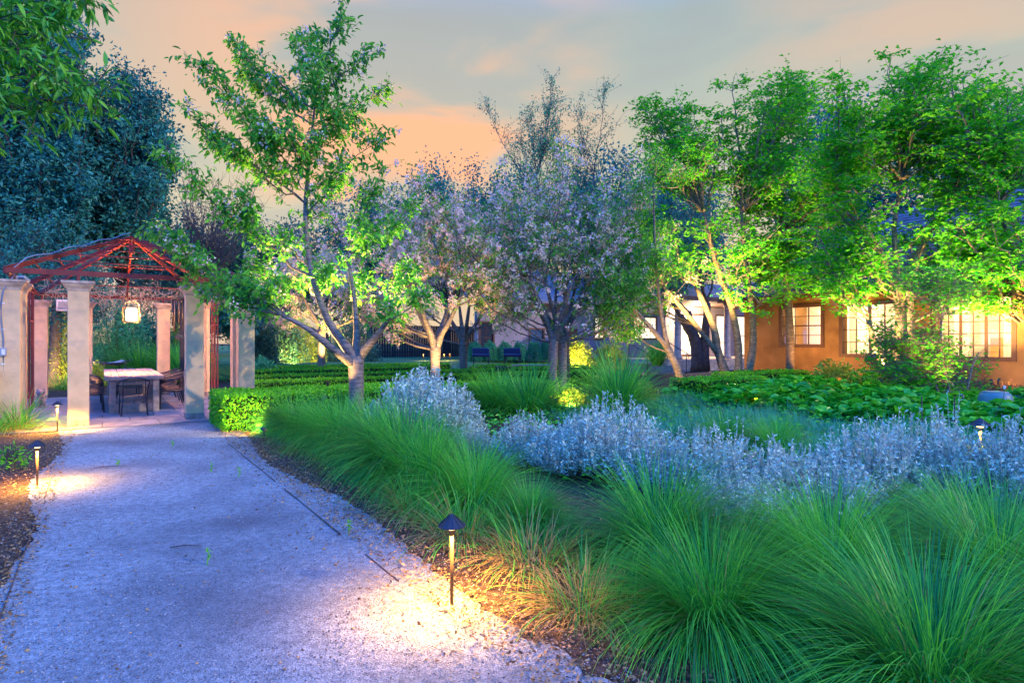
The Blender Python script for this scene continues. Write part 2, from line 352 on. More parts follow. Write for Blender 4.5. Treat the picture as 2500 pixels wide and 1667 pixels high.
# loose gravel, denser near the camera
def chips(n, Ur, Vr, z, smin, smax, flat=.5, pw=1.6):
    U = Ur[0] + (Ur[1] - Ur[0]) * rng.random(n) ** pw; V = Vr[0] + (Vr[1] - Vr[0]) * rng.random(n)
    return U[:, None] * uh + V[:, None] * vh + np.array([0, 0, z]), smin + (smax - smin) * rng.random(n) ** 2
def stones(mb, P, s, flat):
    n = len(P); th = rng.random(n) * 6.283; ca, sa = np.cos(th), np.sin(th)
    a = np.stack([ca, sa, rng.normal(0, .25, n)], 1) * s[:, None]; b = np.stack([-sa, ca, rng.normal(0, .25, n)], 1) * (s * (.5 + .5 * rng.random(n)))[:, None]
    c = np.stack([np.zeros(n), np.zeros(n), s * flat], 1)
    V = np.stack([P - a, P + b, P + a, P - b, P + c], 1).reshape(-1, 3); i = (np.arange(n) * 5)[:, None]
    mb.add(V, np.concatenate([i + [0, 1, 4], i + [1, 2, 4], i + [2, 3, 4], i + [3, 0, 4]][:4], 0)[:, ::-1], 0, np.repeat(rng.random(n) ** 1.5, 5))
mb = MB(); P, s_ = chips(36000, (1.2, 12.8), (-.66, 2.05), .014, .003, .009, pw=2.0); stones(mb, P, s_, .6)
mb.obj('loose_gravel', M['pebble'], kind='stuff', label='loose grey gravel lying on the path', cat='gravel')
mb = MB()
for n_, Ur, Vr in ((30000, (1.0, 12.2), (1.80, 3.3)), (6500, (1.0, 12.2), (1.60, 1.88)), (24000, (4.0, 13.2), (-3.4, -.50)), (2500, (3.5, 13.2), (-.55, -.38)), (900, (1.5, 12), (1.3, 1.65)), (5000, (1, 9), (3.3, 5.5))):
    P, s_ = chips(n_, Ur, Vr, .012, .005, .019, pw=1.3)
    n = len(P); P[:, 2] += rng.random(n) * .03
    D = rng.normal(0, 1, (n, 3)) * [1, 1, .25]; N = rng.normal(0, .5, (n, 3)) + [0, 0, 1]
    mb.leaves(P, D, N, s_ * 2.0, s_ * .95, tint=rng.random(n) ** 1.4, fold=.15)
mb.obj('bark_mulch', M['chip'], kind='stuff', label='shredded bark mulch along both sides of the gravel path', cat='mulch')
mb = MB(); P, s_ = chips(520, (1.2, 11), (-.5, 1.85), .014, .006, .016, pw=1.4); stones(mb, P, s_, .7)
mb.obj('dark_pebbles', M['chip'], kind='stuff', label='small dark pebbles and seed pods scattered on the gravel', cat='pebbles')
# fallen leaves and twigs on the gravel
mb = MB(); n = 420; P, s_ = chips(n, (1.2, 13), (-.5, 1.8), .02, .008, .03)
mb.leaves(P, rng.normal(0, 1, (n, 3)) * [1, 1, .1], rng.normal(0, .3, (n, 3)) + [0, 0, 1], s_, s_ * .5, tint=rng.random(n))
mb.obj('fallen_leaves', M['chip'], kind='stuff', label='small brown fallen leaves scattered over the gravel', cat='fallen leaves')
# steel edging strips, broken in places
t = empty('steel_edging', UV(6, -.47), ROT, 'thin rusty steel edging strip let into the left side of the path', 'edging')
for a, b in ((-3.5, 1.05), (1.5, 2.6)): MB().box((0, (a + b) / 2, .010), (.005, b - a, .022)).obj('strip', M['rust'], t)
t = empty('steel_edging', UV(6, 1.57), ROT, 'thin dark steel edging strip let into the right side of the path', 'edging')
for a, b in ((-2.35, -1.75), (-1.2, .6), (1.0, 4.0)): MB().box((0, (a + b) / 2, .010), (.005, b - a, .022)).obj('strip', M['rust'], t)
# raised lawn and back garden
mb = MB(); mb.add([UV(27, -60, .0), UV(27, 80, .0), UV(29, 80, .5), UV(29, -60, .5), UV(160, 80, .5), UV(160, -60, .5)], [[0, 1, 2, 3], [3, 2, 4, 5]]).obj('lawn', M['lawn'], kind='structure')
mb = MB(); mb.add([UV(14, 4.0, .008), UV(14, 13, .008), UV(26.9, 18, .008), UV(26.9, 2, .008)], [[0, 1, 2, 3]]).obj('garden_soil', M['soil'], kind='structure')
mb = MB(); mb.add([UV(3.4, 9.3, .01), UV(3.4, 10.3, .01), UV(12, 10.0, .01), UV(12, 9.0, .01)], [[0, 1, 2, 3]]).obj('garden_path', M['gravel'], kind='structure')

# =================================================================== PATIO
PC = UV(17.0, .58)
patio = MB().box((0, 0, .004), (6.6, 7.9, .012)).obj('patio', M['joint'], kind='structure'); patio.location = tuple(PC); patio.rotation_euler = (0, 0, ROT)
slab_me = None
y = -3.93
row = 0
while y < 3.6:
    d = .76; x = -3.28 + (0 if row % 2 == 0 else -.45)
    while x < 3.2:
        w = .9; x0 = max(x, -3.28); x1 = min(x + w, 3.28)
        if x1 - x0 > .15:
            MB().box(((x0 + x1) / 2, y + d / 2, .016 + rng.random() * .003), (x1 - x0 - .014, d - .014, .02), tint=rng.random()).obj('paving_slab', M['slab'], patio)
        x += w
    y += d; row += 1

# =================================================================== PERGOLA
pg = empty('pergola', PC, ROT, 'pergola with tan square piers and an open red steel pyramid roof over the dining table', 'pergola')
shaft = MB(); shaft.box((0, 0, 1.24), (.316, .316, 2.46)); shaft_me = shaft.mesh('pier_shaft', M['stucco'])
capm = MB()
hw = [.160, .168, .170, .186, .212, .228, .228]; hz = [2.44, 2.45, 2.475, 2.50, 2.53, 2.56, 2.575]
V = []; F = []
for w_, z_ in zip(hw, hz): V += [[-w_, -w_, z_], [w_, -w_, z_], [w_, w_, z_], [-w_, w_, z_]]
for i in range(len(hw) - 1):
    for j in range(4): F.append([i * 4 + j, i * 4 + (j + 1) % 4, i * 4 + 4 + (j + 1) % 4, i * 4 + 4 + j])
capm.add(V, F); capm.box((0, 0, 2.5985), (.50, .50, .045)); cap_me = capm.mesh('capital', M['cap'])
footm = MB(); footm.box((0, 0, .07), (.324, .324, .14), taper=.99); foot_me = footm.mesh('pier_foot', M['foot'])
piers = [(-.935, -3.4), (.935, -3.4), (1.95, -3.0), (1.95, -2.3), (-1.93, -3.1), (-1.93, -2.2), (-1.93, 3.25), (-.96, 3.55), (.87, 3.1), (1.75, 2.0)]
for x, y in piers:
    p = link('pier', shaft_me, pg, (x, y, 0)); bevel(p, .008, 2)
    link('capital', cap_me, p); link('pier_foot', foot_me, p)
ez = 2.77; X0, X1, Y0, Y1 = -1.97, 1.97, -3.4, 3.4; apex = np.array([0, 0, 3.98])
cor = [np.array(c + (ez,)) for c in ((X0, Y0), (X1, Y0), (X1, Y1), (X0, Y1))]
for i in range(4):
    MB().bar(cor[i], cor[(i + 1) % 4], .05, .09).obj('eave_beam', M['red'], pg)
for c in cor:
    MB().bar(c + [0, 0, .02], apex, .05, .085).obj('hip_rafter', M['red'], pg)
for sx in (-1, 1):
    for dy in (-.16, .16):
        MB().bar((sx * 1.97, dy, ez + .0), (0, dy * .3, 3.96), .045, .075).obj('rafter', M['red'], pg)
MB().bar((0, -3.4, ez + .04), (0, 0, 3.97), .03, .03).obj('rafter', M['red'], pg) if False else None
MB().bar((0, 3.4, ez + .02), (0, 0, 3.96), .045, .075).obj('rafter', M['red'], pg)
for k, tt in enumerate((1 / 6, 2 / 6, 3 / 6, 4 / 6, 5 / 6)):
    q = [c + (apex - c) * tt + [0, 0, .065] for c in cor]
    for i in range(4):
        MB().bar(q[i], q[(i + 1) % 4], .024, .024).obj('purlin', M['red'], pg)
MB().tube([(0, 0, 3.60), (0, 0, 4.0)], .06, 12).obj('king_post', M['red'], pg)
for x, y in piers:   # stubs from pier tops to the eave beam
    if abs(y) > 2.9 or abs(x) > 1.8: MB().box((np.clip(x, -1.9, 1.9) if abs(x) > 1.8 else x, y if abs(y) < 3.2 else math.copysign(3.4, y), 2.675), (.05, .05, .105)).obj('stub_post', M['red'], pg)
for x, ys in ((1.93, (1.62, 1.20, 1.08, .62)), (-1.86, (.35, .06, -.55))):
    for yy in ys: MB().box((x, yy, 1.36), (.034, .034, 2.68)).obj('trellis_upright', M['red'], pg)
    for z in (1.98, 2.62): MB().box((x, (max(ys) + min(ys)) / 2, z), (.028, max(ys) - min(ys), .028)).obj('trellis_crossbar', M['red'], pg)
# dry vine over the back of the roof
def roofz(x, y): return ez + (3.98 - ez) * (1 - max(abs(x) / 1.97, abs(y) / 3.4)) + .12
mb = MB(); ns = 240; k = 7; PP = []
for i in range(ns):
    if i < 70:
        x = rng.uniform(-1.9, 1.5); y = rng.uniform(2.6, 3.5); z = roofz(x, y) + rng.normal(-.05, .08)
        d = rng.normal(0, 1, 3) * [1, 1, .5]
    else:
        x = rng.uniform(-1.95, 1.4); y = 3.3 + rng.normal(0, .12); z = rng.uniform(2.62, 2.95); d = rng.normal(0, 1, 3) * [1, .3, .9]
    L = rng.uniform(.25, .8); p = np.array([x, y, z]); pts = [p]
    for j in range(k - 1):
        d = nrm(d + rng.normal(0, .45, 3) + [0, 0, -.12]); p = p + d * L / (k - 1); pts.append(p)
    PP.append(pts)
mb.tubes(np.array(PP), np.linspace(.007, .003, k)[None], 3, tint=rng.random(ns))
PP = []
for i in range(30):
    x = rng.uniform(-1.9, 1.4); p = np.array([x, 3.3 + rng.normal(0, .1), 2.8]); L = rng.uniform(.15, .65); d = np.array([rng.normal(0, .2), 0, -1]); pts = [p]
    for j in range(k - 1): d = nrm(d + rng.normal(0, .3, 3)); p = p + d * L / (k - 1); pts.append(p)
    PP.append(pts)
mb.tubes(np.array(PP), np.linspace(.006, .0025, k)[None], 3, tint=rng.random(30))
vo = mb.obj('climbing_vine', M['vine'], label='tangled leafless vine lying over the back of the red roof', cat='vine'); vo.location = tuple(PC); vo.rotation_euler = (0, 0, ROT)
# cable down the left pier, with boxes
cb = empty('electric_cable', PC, ROT, 'grey cable running down the pyramid roof edge and the far left pier', 'cable')
c0 = cor[0]
pts = [apex + [-.03, -.05, .10]] + [apex + (c0 - apex) * t_ + [-.02, -.02, .095 + .02 * math.sin(t_ * 25)] for t_ in np.linspace(.08, .86, 16)]
pts += [np.array(q) for q in ((-1.86, -3.27, 2.83), (-1.85, -3.29, 2.70), (-1.92, -3.285, 2.58), (-2.00, -3.275, 2.42), (-2.03, -3.27, 2.2), (-2.03, -3.27, 1.9), (-2.0, -3.27, 1.6), (-2.0, -3.27, 1.0), (-2.0, -3.27, .3))]
MB().tube(pts, .012, 8).obj('cable', M['conduit'], cb, smooth=True)
for z in (2.2, 1.75, 1.15): MB().box((-2.01, -3.268, z), (.05, .012, .02)).obj('clip', M['white'], cb)
b_ = MB().box((-2.0, -3.29, 1.36), (.09, .06, .14)).obj('outlet_box', M['box'], cb); bevel(b_, .008)
MB().box((-2.0, -3.325, 1.36), (.045, .008, .085)).obj('socket_cover', M['white'], b_)
t = empty('electric_cabinet', PC, ROT, 'small grey utility cabinet against the far left pier behind the grass', 'cabinet')
bevel(MB().box((-2.22, -3.36, .72), (.28, .14, .62)).obj('body', M['box'], t), .01); MB().box((-2.22, -3.36, 1.045), (.31, .17, .03)).obj('lid', M['box'], t)
t = empty('floodlight', PC, ROT, 'small grey floodlight on top of the far left pier', 'floodlight')
bevel(MB().bar((-1.80, -3.0, 2.70), (-1.72, -2.9, 2.62), .16, .05).obj('head', M['box'], t), .008); MB().box((-1.84, -3.05, 2.665), (.03, .03, .08)).obj('bracket', M['box'], t)
t = empty('speaker', PC, ROT, 'small white box speaker hung high at the back of the pergola', 'speaker')
bevel(MB().box((-1.45, 3.3, 2.50), (.30, .16, .30)).obj('body', M['white'], t), .02); MB().box((-1.45, 3.21, 2.50), (.2, .01, .2)).obj('grille', M['box'], t)
MB().box((-1.45, 3.33, 2.70), (.03, .03, .12)).obj('bracket', M['box'], t)

# lantern
lt = empty('lantern', PC, ROT, 'glowing arched cage lantern hanging over the dining table', 'lantern')
mb = MB(); w = .17
for sx in (-1, 1):
    for sy in (-1, 1): mb.bar((sx * w, sy * w, 1.99), (sx * w, sy * w, 2.34), .016, .016)
for z in (1.99, 2.12, 2.34):
    for a, b in (((-w, -w), (w, -w)), ((w, -w), (w, w)), ((w, w), (-w, w)), ((-w, w), (-w, -w))): mb.bar((*a, z), (*b, z), .014, .014)
for ang in (R(45), R(135)):
    r_ = w * 1.414; pts = [(r_ * math.cos(a) * math.cos(ang), r_ * math.cos(a) * math.sin(ang), 2.34 + .17 * math.sin(a)) for a in np.linspace(0, math.pi, 11)]
    mb.tube(pts, .008, 5)
for y_ in (-w, w):
    mb.tube([(w * math.cos(a), y_, 2.34 + .15 * math.sin(a)) for a in np.linspace(0, math.pi, 11)], .008, 5)
mb.obj('cage', M['cage'], lt)
for x_, y_ in ((-.06, -.03), (.06, -.03), (0, .06)): MB().lathe([(.0, 2.06), (.022, 2.07), (.026, 2.16), (.018, 2.24), (.0, 2.27)], (x_, y_, 0), 10).obj('lamp_tube', M['lantern'], lt, smooth=True)
MB().lathe([(0, 2.01), (.10, 2.01), (.125, 2.04), (.125, 2.27), (.09, 2.33), (0, 2.34)], sides=16).obj('glowing_shade', M['lantern'], lt, smooth=True)
MB().tube([(0, 0, 2.50), (0, 0, 3.62)], .006, 6).obj('hanging_rod', M['blackmetal'], lt)
lc = PC + np.array([0, 0, 2.15]); lamp('POINT', 'lantern_light', (0, 0, 2.165), 3400, (1, .42, .12), radius=.168, parent=lt)

# =================================================================== TABLE AND CHAIRS
tb = empty('dining_table', PC, ROT, 'long dining table with pink tiled top on square wooden legs under the pergola', 'table')
ty0, ty1, tw = -1.62, 2.7, .55
frame = MB()
frame.box((0, (ty0 + ty1) / 2, .745), (2 * tw - .02, ty1 - ty0 - .02, .05)); bevel(frame.obj('top_frame', M['wood'], tb), .006)
nx, ny = 8, 9
for i in range(nx):
    for j in range(ny):
        w_ = 2 * tw / nx; d_ = (ty1 - ty0) / ny
        MB().box((-tw + w_ * (i + .5), ty0 + d_ * (j + .5), .785 + rng.random() * .003), (w_ - .013, d_ - .018, .03), tint=rng.random()).obj('tile', M['tile'], tb)
for sx in (-1, 1):
    for yy in (ty0 + .14, (ty0 + ty1) / 2, ty1 - .14): bevel(MB().box((sx * .40, yy, .37), (.12, .12, .70), tint=rng.random()).obj('leg', M['wood'], tb), .006)
for sx in (-1, 1): MB().box((sx * .40, (ty0 + ty1) / 2, .66), (.05, ty1 - ty0 - .5, .10)).obj('apron', M['wood'], tb)
MB().box((0, ty0 + .14, .66), (.68, .05, .10)).obj('apron', M['wood'], tb)
MB().box((0, ty0 + .15, .12), (.67, .10, .17)).obj('foot_rail', M['wood'], tb)
for i, x_ in enumerate((-.24, -.08, .09, .25)):
    MB().box((x_, ty0 + .55 + .05 * i, .14), (.13, .42, .18), tint=rng.random()).obj('foot_block', M['wood'], tb)
def chair(loc, rz, label):
    """local -y is the front of the seat; back at +y"""
    c = empty('garden_chair', loc, rz, label, 'chair', 'dark tube chairs round the dining table')
    # one arm-and-back loop
    loop = [(-.27, -.24, .60), (-.285, -.10, .655), (-.28, .08, .69), (-.24, .22, .74), (-.12, .29, .785), (0, .305, .795), (.12, .29, .785), (.24, .22, .74), (.28, .08, .69), (.285, -.10, .655), (.27, -.24, .60)]
    MB().tube(loop, .016, 8).obj('arm_rail', M['blackmetal'], c, smooth=True)
    for sx in (-1, 1):
        MB().tube([(sx * .27, -.24, .60), (sx * .265, -.255, .52), (sx * .245, -.235, .40), (sx * .255, -.26, .0)], .0145, 8).obj('leg', M['blackmetal'], c, smooth=True)
        MB().tube([(sx * .20, .19, .44), (sx * .205, .22, .30), (sx * .235, .30, .0)], .0145, 8).obj('leg', M['blackmetal'], c, smooth=True)
    mb = MB()
    for sx in (-1, 1): mb.tube([(sx * .21, -.25, .425), (sx * .215, 0, .41), (sx * .20, .20, .42), (sx * .20, .265, .60), (sx * .19, .28, .75)], .011, 6)
    mb.tube([(-.24, -.235, .42), (.24, -.235, .42)], .011, 6); mb.obj('seat_frame', M['blackmetal'], c, smooth=True)
    mb = MB()
    for q in np.linspace(-.22, .19, 15): mb.box((0, q, .425), (.42, .021, .008), tint=rng.random())
    mb.obj('seat', M['darkweave'], c)
    mb = MB()
    for q in np.linspace(-.185, .185, 17): mb.bar((q, .205, .45), (q, .285, .77), .013, .006, tint=rng.random())
    mb.box((0, .245, .60), (.38, .008, .02)); mb.obj('backrest', M['darkweave'], c)
    return c
def inpg(x, y): return PC + x * vh + y * uh
ch0 = chair(inpg(-.03, -2.02), ROT + math.pi, 'dark tube chair at the near head of the table with its back to the path')
ords = ['nearest', 'second', 'third', 'fourth', 'fifth', 'farthest']
for i in range(6):
    yy = -.95 + i * .66
    dup(ch0, inpg(.80 + rng.normal(0, .02), yy), ROT - math.pi / 2 + rng.normal(0, .04), ords[i] + ' dark tube chair along the right side of the tiled table')
    dup(ch0, inpg(-.82 + rng.normal(0, .02), yy - .1), ROT + math.pi / 2 + rng.normal(0, .04), ords[i] + ' dark tube chair along the left side of the tiled table')
dup(ch0, inpg(0, 3.0 - .15), ROT, 'dark tube chair at the far head of the tiled table')

# stone lion figure
def blob(mb, c, r, n=10, tint=.5, jit=0.0):
    c = np.array(c, float); r = np.array(r, float) * np.ones(3); V = []; k = n // 2 + 1
    for i in range(k + 1):
        ph = math.pi * i / k
        for j in range(n): th = 2 * math.pi * j / n; V.append(c + r * [math.sin(ph) * math.cos(th), math.sin(ph) * math.sin(th), math.cos(ph)] * (1 + rng.normal(0, jit)))
    idx = np.arange((k + 1) * n).reshape(k + 1, n)
    mb.add(V, np.stack([idx[:-1], idx[1:], np.roll(idx[1:], -1, 1), np.roll(idx[:-1], -1, 1)], -1).reshape(-1, 4), 0, tint); return mb
t = empty('stone_lion', G(98, 997), ROT + R(10), 'small carved stone guardian lion sitting by the red posts at the left of the patio', 'statue')
mb = MB(); mb.box((0, 0, .03), (.20, .30, .06)); mb.obj('plinth', M['stone'], t)
mb = MB(); blob(mb, (0, .04, .19), (.085, .12, .12), 12, jit=.02); blob(mb, (0, -.05, .24), (.075, .08, .11), 12, jit=.02)
for sx in (-1, 1): mb.tube([(sx * .05, -.09, .26), (sx * .055, -.12, .14), (sx * .055, -.125, .06)], [.035, .028, .034], 8); blob(mb, (sx * .075, .08, .12), (.04, .08, .06), 10)
mb.tube([(0, .14, .12), (0, .18, .22), (0, .14, .32)], [.02, .025, .012], 6); mb.obj('body', M['stone'], t, smooth=True)
mb = MB(); blob(mb, (0, -.09, .37), (.08, .075, .075), 12, jit=.06); blob(mb, (0, -.155, .35), (.045, .04, .035), 10)
for sx in (-1, 1): blob(mb, (sx * .06, -.07, .435), (.02, .015, .025), 8)
mb.obj('head', M['stone'], t, smooth=True)

# wind chime on its post behind the second pier
t = empty('wind_chime', PC, ROT, 'large dark tubular wind chime with diamond wind catcher behind the right front pier', 'wind chime')
cx, cy = 1.15, 1.0
hub = at(437, 15.3); cpos = hub - PC; cx = cpos @ vh; cy = cpos @ uh
MB().tube([(cx, cy, 2.78), (cx, cy, 2.62)], .004, 5).obj('cord', M['blackmetal'], t)
MB().lathe([(0, 2.64), (.17, 2.64), (.17, 2.60), (0, 2.60)], (cx, cy, 0), 16).obj('top_disc', M['blackmetal'], t)
for i in range(8):
    a = i / 8 * 6.283; L = (.55, .72, .60, .80, .66, .78, .58, .70)[i]
    MB().tube([(cx + .14 * math.cos(a), cy + .14 * math.sin(a), 2.58), (cx + .14 * math.cos(a), cy + .14 * math.sin(a), 2.58 - L)], .022, 10).obj('chime_tube', M['bronze'], t, smooth=True)
MB().tube([(cx, cy, 2.6), (cx, cy, 1.75)], .003, 4).obj('clapper_cord', M['blackmetal'], t)
MB().add([(cx - .1, cy, 1.65), (cx, cy - .006, 1.55), (cx + .1, cy, 1.65), (cx, cy - .006, 1.75), (cx, cy + .01, 1.65), (cx, cy - .014, 1.65)], [[0, 1, 5], [1, 2, 5], [2, 3, 5], [3, 0, 5], [1, 0, 4], [2, 1, 4], [3, 2, 4], [0, 3, 4]]).obj('wind_catcher', M['blackmetal'], t)
t = empty('garden_post', at(446, 19.6), ROT, 'dark purple brown square post standing behind the wind chime', 'post')
bevel(MB().box((0, 0, 1.25), (.16, .16, 2.5)).obj('shaft', M['trim'], t), .01); MB().box((0, 0, 2.53), (.22, .22, .06)).obj('cap', M['trim'], t)
# hammock lounger
t = empty('lounger', at(266, 22.0), ROT + R(20), 'low lounger with a pale lilac cloth behind the dining table', 'lounger')
mb = MB(); k = 12; V = []
for i in range(k + 1):
    x_ = -.55 + 1.1 * i / k; z_ = .78 + .10 * (x_ / .55) ** 2
    for j, yv in enumerate((-.28, -.1, .1, .28)): V.append([x_, yv, z_ - (.05 if j in (1, 2) else 0) + rng.normal(0, .008)])
idx = np.arange((k + 1) * 4).reshape(k + 1, 4); F = np.stack([idx[:-1, :-1], idx[1:, :-1], idx[1:, 1:], idx[:-1, 1:]], -1).reshape(-1, 4)
mb.add(V, F); V2 = np.array(V) - [0, 0, .07]; mb.add(V2, F[:, ::-1]); mb.obj('cushion', M['fabric'], t, smooth=True)
mb = MB()
for sx in (-.45, .45):
    for sy in (-.25, .25): MB().tube([(sx, sy, 0), (sx, sy, .8)], .02, 6).obj('leg', M['navy'], t)
for sy in (-.29, .29): MB().tube([(-.62, sy, .88), (-.3, sy, .77), (.3, sy, .77), (.62, sy, .88)], .022, 6).obj('rail', M['navy'], t)

# =================================================================== PATH LIGHTS
def path_light(loc, h, label, power, s=1.0, detail=True, lit=True):
    t = empty('path_light', loc, rng.random() * 6, label, 'path light', 'cone topped path lights')
    MB().tube([(0, 0, -.05), (0, 0, h * .80)], .0105 * s, 10).obj('stake', M['stake'], t, smooth=True)
    MB().lathe([(.0, h * .78), (.016 * s, h * .78), (.026 * s, h * .83), (.0, h * .83)], sides=12).obj('collar', M['stake'], t)
    MB().lathe([(.0, h * .831), (.024 * s, h * .831), (.027 * s, h * .88), (.0, h * .88)], sides=12).obj('lamp_glass', M['bulb'], t, smooth=True)
    r = .082 * s; mb = MB(); mb.lathe([(r, h * .868), (r * 1.0, h * .875), (r * .60, h * .925), (.014 * s, h * .985), (.0, h)], sides=12)
    mb.lathe([(.0, h * .90), (.03 * s, h * .90), (r * .97, h * .866)], sides=12)
    for i in range(12):
        a = i / 12 * 6.2832; mb.bar((r * math.cos(a), r * math.sin(a), h * .876), (.012 * math.cos(a), .012 * math.sin(a), h * .988), .004, .004)
    mb.obj('cone_cap', M['bronze'], t)
    if lit: lamp('SPOT', 'path_lamp', (0, 0, h * .80), power * 1.15, (1, .49, .075), target=(0, 0, 0), angle=168, blend=.6, radius=.04, parent=t)
    return t
path_light(G(1103, 1480), .54, 'nearest path light, dark cone cap on a brass stake at the gravel edge', 210)
path_light(G(91, 1189), .50, 'path light on the mulch at the left side of the gravel path', 230)
path_light(G(140, 1054), .53, 'path light in front of the left front pier of the pergola', 330)
path_light(at(1852, 14.0), .50, 'path light among the broad leaves below the left ochre wall window', 180)
path_light(at(2393, 6.6, .12), .60, 'path light sunk in shrubs before the green shell at the right edge', 150, 1.25)
path_light(at(1896, 18.6), .35, 'small path light near the foot of the slim tree by the ochre wall', 90)
path_light(at(1034, 33, .5), .42, 'tiny lit path light on the far lawn by the dark fence, left of three', 90)
path_light(at(1084, 33, .5), .42, 'tiny lit path light on the far lawn by the dark fence, middle of three', 90)
path_light(at(1098, 34, .5), .42, 'tiny lit path light on the far lawn by the dark fence, right of three', 90)
def uplight(loc, target, power, label, angle=75, color=(1, .66, .20), blend=.7):
    loc = np.array(loc, float); t = empty('spotlight', loc, 0, label, 'spotlight', 'small garden spotlights')
    d = nrm(np.array(target, float) - loc)
    MB().tube([(0, 0, -.02), (0, 0, .08)], .012, 8).obj('stake', M['bronze'], t)
    MB().tube([np.array([0, 0, .09]) - d * .04, np.array([0, 0, .09]) + d * .05], [.022, .034], 10, cap=False).obj('hood', M['bronze'], t)
    mb = MB().tube([np.array([0, 0, .09]) + d * .02, np.array([0, 0, .09]) + d * .025], [.03, .03], 10); mb.obj('lens', M['bulb'], t)
    lamp('SPOT', 'garden_lamp', np.array([0, 0, .09]) + d * .07, power, color, target=np.array([0, 0, .09]) + d * 5, angle=angle, blend=blend, radius=.04, parent=t)

# =================================================================== PLANT MAKERS
def rdir(n, up=0.0):
    d = rng.normal(0, 1, (n, 3)); d[:, 2] += up; return nrm(d)
def limb_paths(starts, tips, k, sag, wig):
    n = len(starts); t = np.linspace(0, 1, k)[None, :, None]; L = np.linalg.norm(tips - starts, axis=1)[:, None]
    ctrl = starts + (tips - starts) * [.62, .62, .42] if False else starts * .5 + tips * .5
    off = (tips - starts) * [1, 1, 0] * .16 * sag; ctrl = ctrl + off - np.array([0, 0, 1.]) * L * .10 * sag
    P = starts[:, None] * (1 - t) ** 2 + 2 * ctrl[:, None] * t * (1 - t) + tips[:, None] * t ** 2
    w = rng.normal(0, 1, (n, k, 3)) * wig * L[:, :, None]; w[:, 0] = 0; w[:, -1] = 0
    return P + w
def sub(P, tvals, which):
    """points and tangents on limbs"""
    k = P.shape[1]; x = tvals * (k - 1); i = np.clip(x.astype(int), 0, k - 2); f = (x - i)[:, None]
    a, b = P[which, i], P[which, i + 1]; return a * (1 - f) + b * f, nrm(b - a)
def tree(name, label, base, stems, tips, bark, leaf, leafn, LL=.10, LW=.045, n2=12, l2=.8, n3=3, l3=.3, r_limb=.06, group=None, mode='droop',
         petal=0, petal_size=.045, sag=1.0, jit=.10, upb=.35, tmin=.25, loc_leaf=1.0, cat='tree', petal_zmax=None, side=7, twig_r=.005, wig=.012, end_bias=.0, rise=.7, lance=False):
    """stems: list of (points list, radius list) polylines from the ground; tips: limb ends (world); each tip starts from nearest stem top"""
    base = np.array(base, float); root = empty(name, base, 0, label, cat, group)
    mb = MB(); tops = []
    for pts, rr in stems:
        pts = np.array(pts, float) - base
        # resample the polyline smoothly
        m_ = len(pts); q = np.linspace(0, m_ - 1, (m_ - 1) * 4 + 1); P = np.stack([np.interp(q, range(m_), pts[:, j]) for j in range(3)], 1)
        for _ in range(2): P[1:-1] = (P[:-2] + 2 * P[1:-1] + P[2:]) / 4
        Rr = np.interp(q, range(m_), rr); Rr = Rr * (1 + .04 * rng.normal(0, 1, len(Rr))); Rr[0] *= 1.25
        mb.tube(P, Rr, 12, tint=.8, cap=True); tops.append((P, Rr))
    tips = np.array(tips, float) - base; T = np.array([p[-1] for p, _ in tops])
    ns = np.array([np.argmin(((T - tp) ** 2 * [1, 1, .1]).sum(1)) for tp in tips]); starts = []
    AP = np.concatenate([P[-2 if i_ == 0 and len(tops) > 1 else (len(P) * 2 // 3):] for i_, (P, _) in enumerate(tops)])
    if len(tops) > 1: AP = np.concatenate([AP] + [P[3:] for P, _ in tops[1:]])
    for tp in tips:
        h_ = np.linalg.norm((tp - AP)[:, :2], axis=1); pen = np.maximum(0, AP[:, 2] - (tp[2] - rise * h_)) * 3
        starts.append(AP[np.argmin(np.linalg.norm(tp - AP, axis=1) + pen + rng.random(len(AP)) * .3)])
    starts = np.array(starts); k = 10
    P1 = limb_paths(starts, tips, k, sag, wig); L1 = np.linalg.norm(tips - starts, axis=1)
    r1 = (r_limb * np.clip(L1 / L1.max(), .4, 1))[:, None] * np.linspace(1, .12, k)[None] ** .9
    mb.tubes(P1, r1, side, tint=.55)
    mb.obj('trunk', bark, root, smooth=True)
    # secondary branches
    cnt = np.maximum(2, (L1 / L1.mean() * n2)).astype(int); which = np.repeat(np.arange(len(tips)), cnt); N2 = len(which)
    tv = tmin + (1 - tmin) * rng.random(N2) ** (1 - end_bias * .5); s2, tan = sub(P1, tv, which)
    d2 = nrm(tan * .55 + rdir(N2) * .75 + [0, 0, upb]); Ls = l2 * (.45 + .75 * rng.random(N2)) * (1.15 - .65 * tv)
    if mode == 'flat': d2 = nrm(d2 * [1, 1, .45])
    e2 = s2 + d2 * Ls[:, None]; P2 = limb_paths(s2, e2, 5, -.6 if mode != 'droop' else .6, .03)
    bm = MB(); bm.tubes(P2, (np.clip(Ls * .016, .004, .02))[:, None] * np.linspace(1, .3, 5)[None], 4, tint=.4)
    N3 = N2 * n3; w3 = np.repeat(np.arange(N2), n3); t3 = .25 + .75 * rng.random(N3); s3, tan3 = sub(P2, t3, w3)
    d3 = nrm(tan3 * .6 + rdir(N3) * .8 + [0, 0, .15]);
    if mode == 'flat': d3 = nrm(d3 * [1, 1, .3])
    L3 = l3 * (.5 + rng.random(N3)); e3 = s3 + d3 * L3[:, None]; P3 = limb_paths(s3, e3, 3, 0, .02)
    bm.tubes(P3, np.broadcast_to(np.array([[twig_r, twig_r * .8, twig_r * .5]]), (N3, 3)), 3, tint=.3)
    bm.obj('branches', M['twig'] if name in ('cherry_tree', 'maple_tree', 'slim_tree') else bark, root, kind='stuff')
